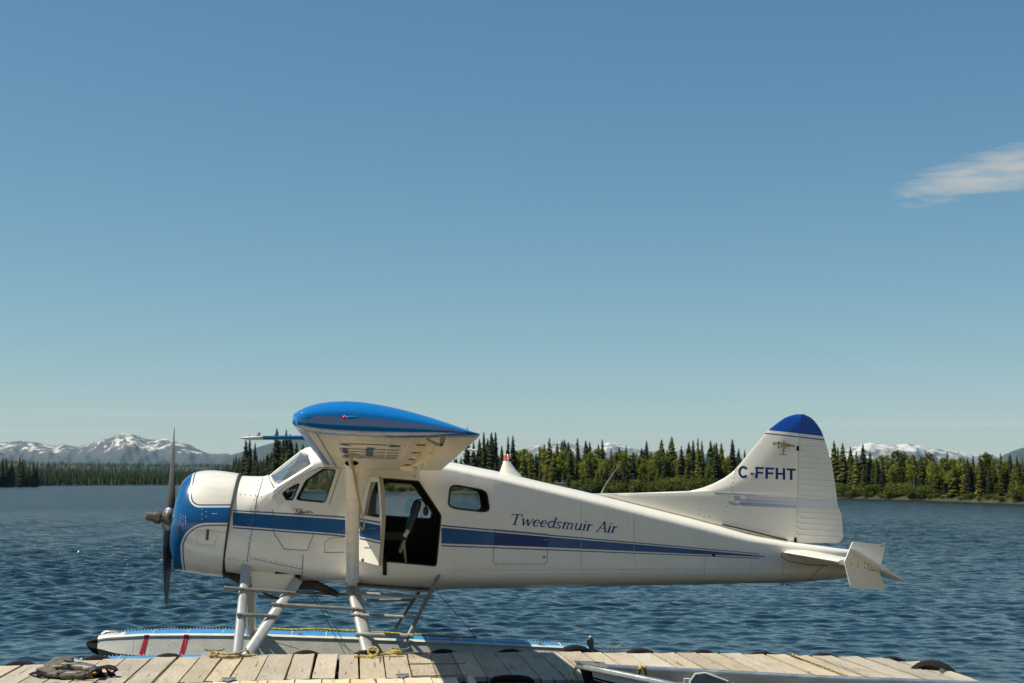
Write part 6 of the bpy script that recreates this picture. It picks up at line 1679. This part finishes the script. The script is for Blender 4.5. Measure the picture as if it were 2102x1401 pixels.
# ---- cleats, ropes
def rope(pts, r, m, name, label, cat='rope', group=None, twist=True):
    pts = [Vector(p) for p in pts]; out = []
    for i in range(len(pts) - 1):
        p0, p1, p2, p3 = pts[max(0, i - 1)], pts[i], pts[i + 1], pts[min(len(pts) - 1, i + 2)]
        k_ = 6
        for k in range(k_):
            t = k / k_; out.append(0.5 * (2 * p1 + (p2 - p0) * t + (2 * p0 - 5 * p1 + 4 * p2 - p3) * t * t + (3 * p1 - p0 - 3 * p2 + p3) * t ** 3))
    out.append(pts[-1]); mb = MB()
    # three laid strands
    for s in range(3):
        path = []; L = 0; prev = None
        for i, p in enumerate(out):
            if prev is not None: L += (p - prev).length
            prev = p; d = (out[min(i + 1, len(out) - 1)] - out[max(0, i - 1)]).normalized(); a = d.orthogonal().normalized(); b = d.cross(a)
            an = L / (r * 7) * 2 * PI * 0.5 + s * 2.0944; path.append(p + (a * math.cos(an) + b * math.sin(an)) * r * 0.5)
        mb.tube(path, r * 0.6, 5)
    return mb.build(name, m, label=label, cat=cat, group=group, ang=60)
def cleat(px, py, label, m='galv', s=1.0):
    e = empty('dock_cleat', on_dock(px, py), DANG + .1, label, 'cleat', 'cleats on the dock')
    mb = MB(); mb.tube([(-.105 * s, 0, .075 * s), (-.06 * s, 0, .06 * s), (0, 0, .055 * s), (.06 * s, 0, .06 * s), (.105 * s, 0, .078 * s)], [.008 * s, .011 * s, .013 * s, .011 * s, .008 * s], 8); mb.build('horn', M[m], e)
    mb = MB(); mb.tube([(-.03 * s, 0, 0), (-.025 * s, 0, .055 * s)], .012 * s, 8); mb.tube([(.03 * s, 0, 0), (.025 * s, 0, .055 * s)], .012 * s, 8); mb.box((0, 0, .004), (.10 * s, .05 * s, .008)); mb.build('base', M['steel'], e)
cleat(1257, 1336.5, 'pale two horned cleat on the dock right of the float stern'); cleat(440, 1346, 'cleat under the yellow mooring line at left', 'steel', 1.1); cleat(823, 1342, 'cleat holding the yellow coil by the wing shadow edge', 'steel', 1.0)
od = on_dock
rope([od(524, 1343, .02), od(500, 1345, .015), od(470, 1347.5, .012), od(448, 1346, .02), od(432, 1342, .04), od(429, 1338, .05), od(440, 1336, .05), od(447, 1340, .05), od(437, 1344, .03), od(430, 1339, .045), od(445, 1338, .05), od(470, 1341, .05), od(495, 1337.5, .05), l2w(LP(505, 1330, -1.2))], .016, M['rope2'], 'mooring_rope', 'yellow mooring line from the left cleat to the front float strut')
coil = [od(727, 1346.5, .012), od(745, 1345.5, .014), od(765, 1346, .014)]
for k in range(9): a = -1.4 + k * 0.75; coil.append(od(766, 1342, .03) + Vector((.055 * math.cos(a), .02 * math.sin(a), .035 + .045 * math.sin(a))))
coil += [od(775, 1344, .02), od(790, 1341.5, .02), od(804, 1339, .03)]
for k in range(15): a = k * 0.9; coil.append(od(812, 1339, .035) + Vector((.05 * math.cos(a) + .004 * k - .03, .03 * math.sin(a), .012 * math.sin(a * 1.3) + .012)))
rope(coil, .014, M['rope'], 'mooring_rope', 'bright yellow rope with one upright loop on the dock before the rear strut')
fz_ = lambda px, py: l2w(LP(px, py, YF + .12))
rope([fz_(511, 1306), fz_(513, 1296), fz_(518, 1290), fz_(530, 1290), fz_(560, 1289.5), fz_(600, 1291), fz_(650, 1289.5), fz_(690, 1291.5), fz_(720, 1293.5), fz_(770, 1296), fz_(830, 1299.5), fz_(900, 1303), fz_(960, 1306.5), fz_(978, 1306)], .017, M['rope'], 'mooring_rope', 'long yellow rope lying along the blue deck of the far float')
lw = lambda px, py, y: l2w(LP(px, py, y))
rope([lw(716, 896, -4.1), lw(718, 912, -3.98), lw(723, 945, -3.85), lw(731, 985, -3.35), lw(737, 1020, -2.9), lw(744, 1055, -2.4), lw(747.5, 1075, -2.2), lw(743.5, 1085, -2.1), lw(738.5, 1078, -2.15), lw(737, 1060, -2.3), lw(739, 1052, -2.4), lw(737, 1030, -2.75), lw(730, 990, -3.3), lw(722, 950, -3.85)], .0105, M['rope2'], 'tie_down_rope', 'thin yellow tie down rope hanging along the wing strut')
sx0 = LP(722, 1090, -1.85); lp_ = [l2w(LP(721, 1090, -1.85) + Vector((.10 * math.cos(a), .06 * math.sin(a), -.01 * math.cos(a)))) for a in np.linspace(0, 2 * PI, 10)]
rope(lp_ + [lw(742, 1088, -1.8), lw(757, 1082, -1.5), lw(770, 1081, -1.2)], .006, M['exhaust'], 'cord', 'thin brown cord looped round the wing strut to the open door', 'cord')
rope([od(1627, 1342.5, .016), od(1655, 1353, .012), od(1700, 1370, .012), od(1740, 1385, .012), od(1776, 1398, .012)], .016, M['rope2'], 'mooring_rope', 'faded yellow rope lying straight along the planks at right')
for px, py, lab in ((1626, 1341.5, 'steel mooring ring at the far edge where the faded rope starts'), (1742, 1395, 'steel mooring ring beyond the boat on the right planks'), (1934, 1376, 'steel mooring ring beside the big tyre at right')):
    mb = MB(); c0 = od(px, py, .03); mb.tube([c0 + Vector((.024 * math.cos(a), .008 * math.cos(a), .024 * math.sin(a))) for a in np.linspace(0, 2 * PI, 14)], .006, 6); mb.box(od(px, py, .006), (.07, .045, .012)); mb.build('mooring_ring', M['steel'], label=lab, cat='mooring ring', group='mooring rings on the dock')

# ---- two life vests heaped on the left of the dock
def pillow(c, size, rz, seed, tilt=(0, 0), nu=30, nv=14, amp=0.10):
    g = random.Random(seed); ph = [g.uniform(0, 6) for _ in range(6)]; R = Matrix.Rotation(rz, 3, 'Z') @ Matrix.Rotation(tilt[0], 3, 'X') @ Matrix.Rotation(tilt[1], 3, 'Y'); rings = []
    for i in range(nv + 1):
        t = -PI / 2 + PI * i / nv; r = []
        for j in range(nu):
            a = 2 * PI * j / nu; ct = max(.002, math.cos(t)); f = lambda v: math.copysign(abs(v) ** .4, v)
            p = Vector((f(ct) * f(math.cos(a)), f(ct) * f(math.sin(a)), math.copysign(abs(math.sin(t)) ** .8, math.sin(t))))
            w = 1 + amp * (math.sin(5 * p.x + ph[0]) * math.sin(4 * p.y + ph[1]) + .7 * math.sin(9 * p.x + 6 * p.y + ph[2]) + .6 * math.sin(17 * p.y - 9 * p.x + ph[3]) + .6 * math.sin(23 * p.x + 7 * p.y + ph[4])) * (0.6 if p.z > 0 else .1)
            r.append(Vector(c) + R @ Vector((p.x * size[0] / 2, p.y * size[1] / 2, p.z * size[2] / 2 * w)))
        rings.append(r)
    return rings
def vest(label, specs, straps, tapes, buckles, loc):
    e = empty('life_vest', loc, 0, label, 'life vest', 'life vests on the dock'); lo = Vector(loc)
    for k, (px, py, h, size, rz, tl) in enumerate(specs):
        mb = MB(); mb.loft(pillow(od(px, py, h) - lo, size, rz, k * 3 + 1, tl)); mb.build('foam_panel', M['cloth'], e, ang=70)
    for pts, wd_ in straps:
        q = [od(a, b, h) - lo for a, b, h in pts]; mb = MB(); rings = []
        for i, p in enumerate(q):
            d = (q[min(i + 1, len(q) - 1)] - q[max(0, i - 1)]).normalized(); s = d.cross(Vector((0, -.6, .8))).normalized(); n_ = s.cross(d)
            rings.append([p + s * wd_ + n_ * .006, p - s * wd_ + n_ * .006, p - s * wd_ - n_ * .006, p + s * wd_ - n_ * .006])
        mb.loft(rings); mb.build('strap', M['black'], e, ang=40)
    for px, py, h, size, rz in tapes:
        mb = MB(); mb.loft(pillow(od(px, py, h) - lo, size, rz, 9, nu=14, nv=6, amp=.05)); mb.build('reflective_tape', M['reflect'], e)
    for px, py, h, size in buckles:
        mb = MB(); mb.loft(pillow(od(px, py, h) - lo, size, .3, 5, nu=12, nv=6, amp=.1)); mb.build('buckle', M['buckle'], e)
vest('grey life vest spread nearest the camera with a yellow buckle',
     [(94, 1375, .045, (.20, .26, .055), .35, (.1, -.15)), (112, 1380, .045, (.20, .20, .06), .1, (.15, -.05)), (130, 1382, .04, (.16, .20, .065), -.1, (.1, 0)), (151, 1384, .04, (.26, .17, .065), -.05, (.12, .05)), (172, 1381, .045, (.14, .17, .07), .1, (.05, .12))],
     [([(63, 1381, .02), (75, 1379, .05), (84, 1382, .04), (98, 1386.5, .02), (120, 1389, .015), (150, 1390, .012), (174, 1389.5, .012)], .024), ([(75, 1376, .075), (86, 1380, .055), (104, 1386, .03), (126, 1388.5, .02)], .02), ([(174, 1389, .02), (188, 1382, .05), (200, 1380, .05), (215, 1384, .02)], .02)],
     [(145, 1379, .085, (.12, .05, .012), .0), (108, 1381, .085, (.07, .03, .012), .4)], [(180, 1387.5, .02, (.10, .05, .035)), (194, 1381, .05, (.035, .03, .03))], od(120, 1385))
vest('grey life vest bunched on top with straps trailing right',
     [(112, 1364, .075, (.20, .26, .08), .5, (.1, -.25)), (126, 1357, .10, (.24, .22, .075), .1, (.15, -.05)), (138, 1368, .07, (.18, .20, .07), -.1, (.1, .05)), (152, 1366, .105, (.30, .17, .075), -.25, (.12, .08)), (176, 1371, .085, (.18, .19, .085), -.4, (.05, .15)), (191, 1375, .065, (.12, .2, .08), -.3, (0, .2))],
     [([(196, 1376, .09), (206, 1369, .10), (222, 1367.5, .10), (236, 1370, .09), (238, 1376, .05), (232, 1382, .015)], .03), ([(190, 1383, .03), (204, 1384, .02), (222, 1383.5, .015), (234, 1381, .02)], .035), ([(200, 1372, .11), (206, 1378, .06), (210, 1384, .02)], .02), ([(216, 1369, .10), (222, 1376, .06), (226, 1382, .02)], .018), ([(134, 1355, .17), (146, 1357, .15), (158, 1358, .12)], .022), ([(113, 1369, .10), (128, 1371, .07), (142, 1374, .06), (166, 1377, .06)], .02)],
     [(118, 1366, .13, (.10, .06, .02), .5), (164, 1365, .15, (.17, .05, .014), -.4), (180, 1369, .15, (.09, .07, .03), -.4), (141, 1360.5, .16, (.15, .035, .012), .1)], [], od(150, 1370))

# ---- headset hung on the seat back
hs = l2w(sb) + Vector((0, 0, 0.0)); e = empty('headset', hs, YAW, 'black headset hung over the seat back inside the open cabin door', 'headset')
mb = MB(); mb.tube([Vector((.0 + .085 * math.cos(a), -.12, -.075 + .09 * math.sin(a))) for a in np.linspace(-.3, PI + .3, 16)], .010, 6); mb.build('headband', M['black'], e)
for dx in (-.085, .085):
    mb = MB(); mb.ellipsoid((dx * 0.98, -.12, -.135), (.035, .04, .06), 12, 8); mb.build('ear_cup', M['seat'], e)

# ---- aluminium boat nosing in at lower right
zg = 0.66
nearp = [at_z(1187, 1362.5, zg), at_z(1213, 1367.5, zg), at_z(1242, 1373.3, zg - .01), at_z(1300, 1385.0, zg - .03), at_z(1380, 1401.5, zg - .06)]
nearp += [Vector((1.95, 12.93, .59)), Vector((2.6, 12.45, .57)), Vector((3.5, 11.98, .56)), Vector((5.0, 11.45, .56))]
farp = [at_z(1188.5, 1361.8, zg), at_z(1212, 1363.3, zg), at_z(1237, 1365.2, zg - .01), at_z(1330, 1369.5, zg - .03), at_z(1500, 1378, zg - .06), at_z(1680, 1388, zg - .07), at_z(1850, 1394.5, zg - .08), at_z(2000, 1400.5, zg - .09), at_z(2230, 1410, zg - .10)]
BO = nearp[0].copy(); BO.z = 0
boat = empty('aluminium_boat', BO, 0, 'open aluminium boat with maroon and white hull at lower right', 'boat')
nb = [p - BO for p in nearp]; fb = [p - BO for p in farp]
NB = len(nb); stem = Vector((0.18, -0.10, -0.12))
def hull_ring(i, ins=0.0):
    n, f = nb[i], fb[i]; m_ = (n + f) / 2; hw = (f - n) / 2; t = min(1, i / 4)
    chz = 0.30 - 0.18 * t; kz = 0.28 - 0.40 * t; sh = Vector((0.10 * (1 - t) , -0.05 * (1 - t), 0)); g = (0.28 + .62 * t)
    k = 1 - ins / max(.05, hw.length)
    return [m_ - hw * k, m_ - hw * (0.5 + g * .45) * k + Vector((0, 0, 0)) + sh * .6 + Vector((0, 0, (chz - n.z) * .5)), m_ - hw * g * k + sh + Vector((0, 0, chz - m_.z)), Vector((m_.x, m_.y, kz)) + sh * 2 + Vector((0, 0, ins)), m_ + hw * g * k + sh + Vector((0, 0, chz - m_.z)), m_ + hw * (0.5 + g * .45) * k + sh * .6 + Vector((0, 0, (chz - f.z) * .5)), m_ + hw * k]
mb = MB(); mb.loft([hull_ring(i) for i in range(NB)], False, False, False); mb.add(hull_ring(NB - 1), [(0, 1, 2, 3, 4, 5, 6)])
mb.build('hull', M['maroon'], boat, ang=40, fix=False)
mb = MB(); mb.loft([hull_ring(i, .03) for i in range(1, NB)], False, False, False); mb.build('inner_hull', M['boatin'], boat, ang=40, fix=False)
def side_pt(i, f, off):
    r = hull_ring(i); p = r[0].lerp(r[1], f * 2) if f < .5 else r[1].lerp(r[2], f * 2 - 1); return p + Vector((-.3, -1, 0.1)).normalized() * off
for f0, f1, m in ((0.10, 0.24, 'plastic_w'), (0.29, 0.31, 'plastic_w'), (.52, .56, 'plastic_w')):
    mb = MB(); mb.loft([[side_pt(i, f0, .004), side_pt(i, f1, .004)] for i in range(1, NB)], False, False, False); mb.build('hull_stripe', M[m], boat, fix=False)
for pts, nm_ in ((nb, 'gunwale'), (fb, 'gunwale')):
    mb = MB(); rg = []
    for i, p in enumerate(pts):
        d = (pts[min(i + 1, NB - 1)] - pts[max(0, i - 1)]).normalized(); s = Vector((-d.y, d.x, 0)).normalized()
        rg.append([p + s * a + Vector((0, 0, b)) for a, b in ((-.03, -.035), (-.034, .0), (-.02, .016), (.02, .016), (.034, .0), (.03, -.035))])
    mb.loft(rg); mb.build(nm_, M['boatalu'], boat, ang=50)
mb = MB(); pl = [nb[0] + Vector((-.04, 0, .018)), nb[1] + Vector((0, -.03, .02)), nb[2] + Vector((.02, -.035, .02)), fb[2] + Vector((.02, .03, .02)), fb[1] + Vector((0, .03, .02)), fb[0] + Vector((-.03, .015, .018))]
mb.plate(pl, [], (0, 0, 1), .014); bc = mb.build('bow_cap', M['boatalu'], boat, smooth=False)
mb = MB(); mb.ellipsoid((nb[1] + fb[2]) / 2 + Vector((.0, .02, .036)), (.03, .014, .006), 10, 5); mb.build('eyelet', M['black'], bc)
mb = MB(); q = at_z(1452, 1401, .50) - BO
rg = []
for y in (0, .05): rg.append([q + Vector((a, y, b)) for a, b in ((-.19, -.12), (-.17, .02), (-.12, .09), (-.02, .10), (.1, .055), (.2, .02), (.22, -.12))])
mb.loft(rg); bs = mb.build('boat_seat', M['tan'], boat, smooth=False)
mb = MB(); mb.tube([rg[0][k] + Vector((0, -.005, 0)) for k in range(7)], .011, 6); mb.box(q + Vector((-.2, .02, .02)), (.06, .05, .05)); mb.build('seat_rim', M['plastic_w'], bs)
mb = MB(); mb.box(Vector((2.1, -1.55, .22)), (.3, 1.3, .04)); mb.build('thwart', M['boatalu'], boat, smooth=False)
rope([at_z(1311, 1389, zg - .1), at_z(1313, 1370.5, zg + .015), at_z(1318, 1367.2, zg + .025), at_z(1322, 1369, zg + .02), at_z(1325, 1380, zg - .05), at_z(1325, 1392, zg - .12)], .018, M['rope'], 'bow_rope', 'yellow rope hanging over the far gunwale of the boat')
rope([at_z(1192, 1379, .55) + Vector((.065 * math.cos(a), 0, .065 * math.sin(a))) for a in np.linspace(.3, 5.9, 14)], .016, M['rope'], 'bow_rope', 'yellow rope ring hanging at the bow of the boat')
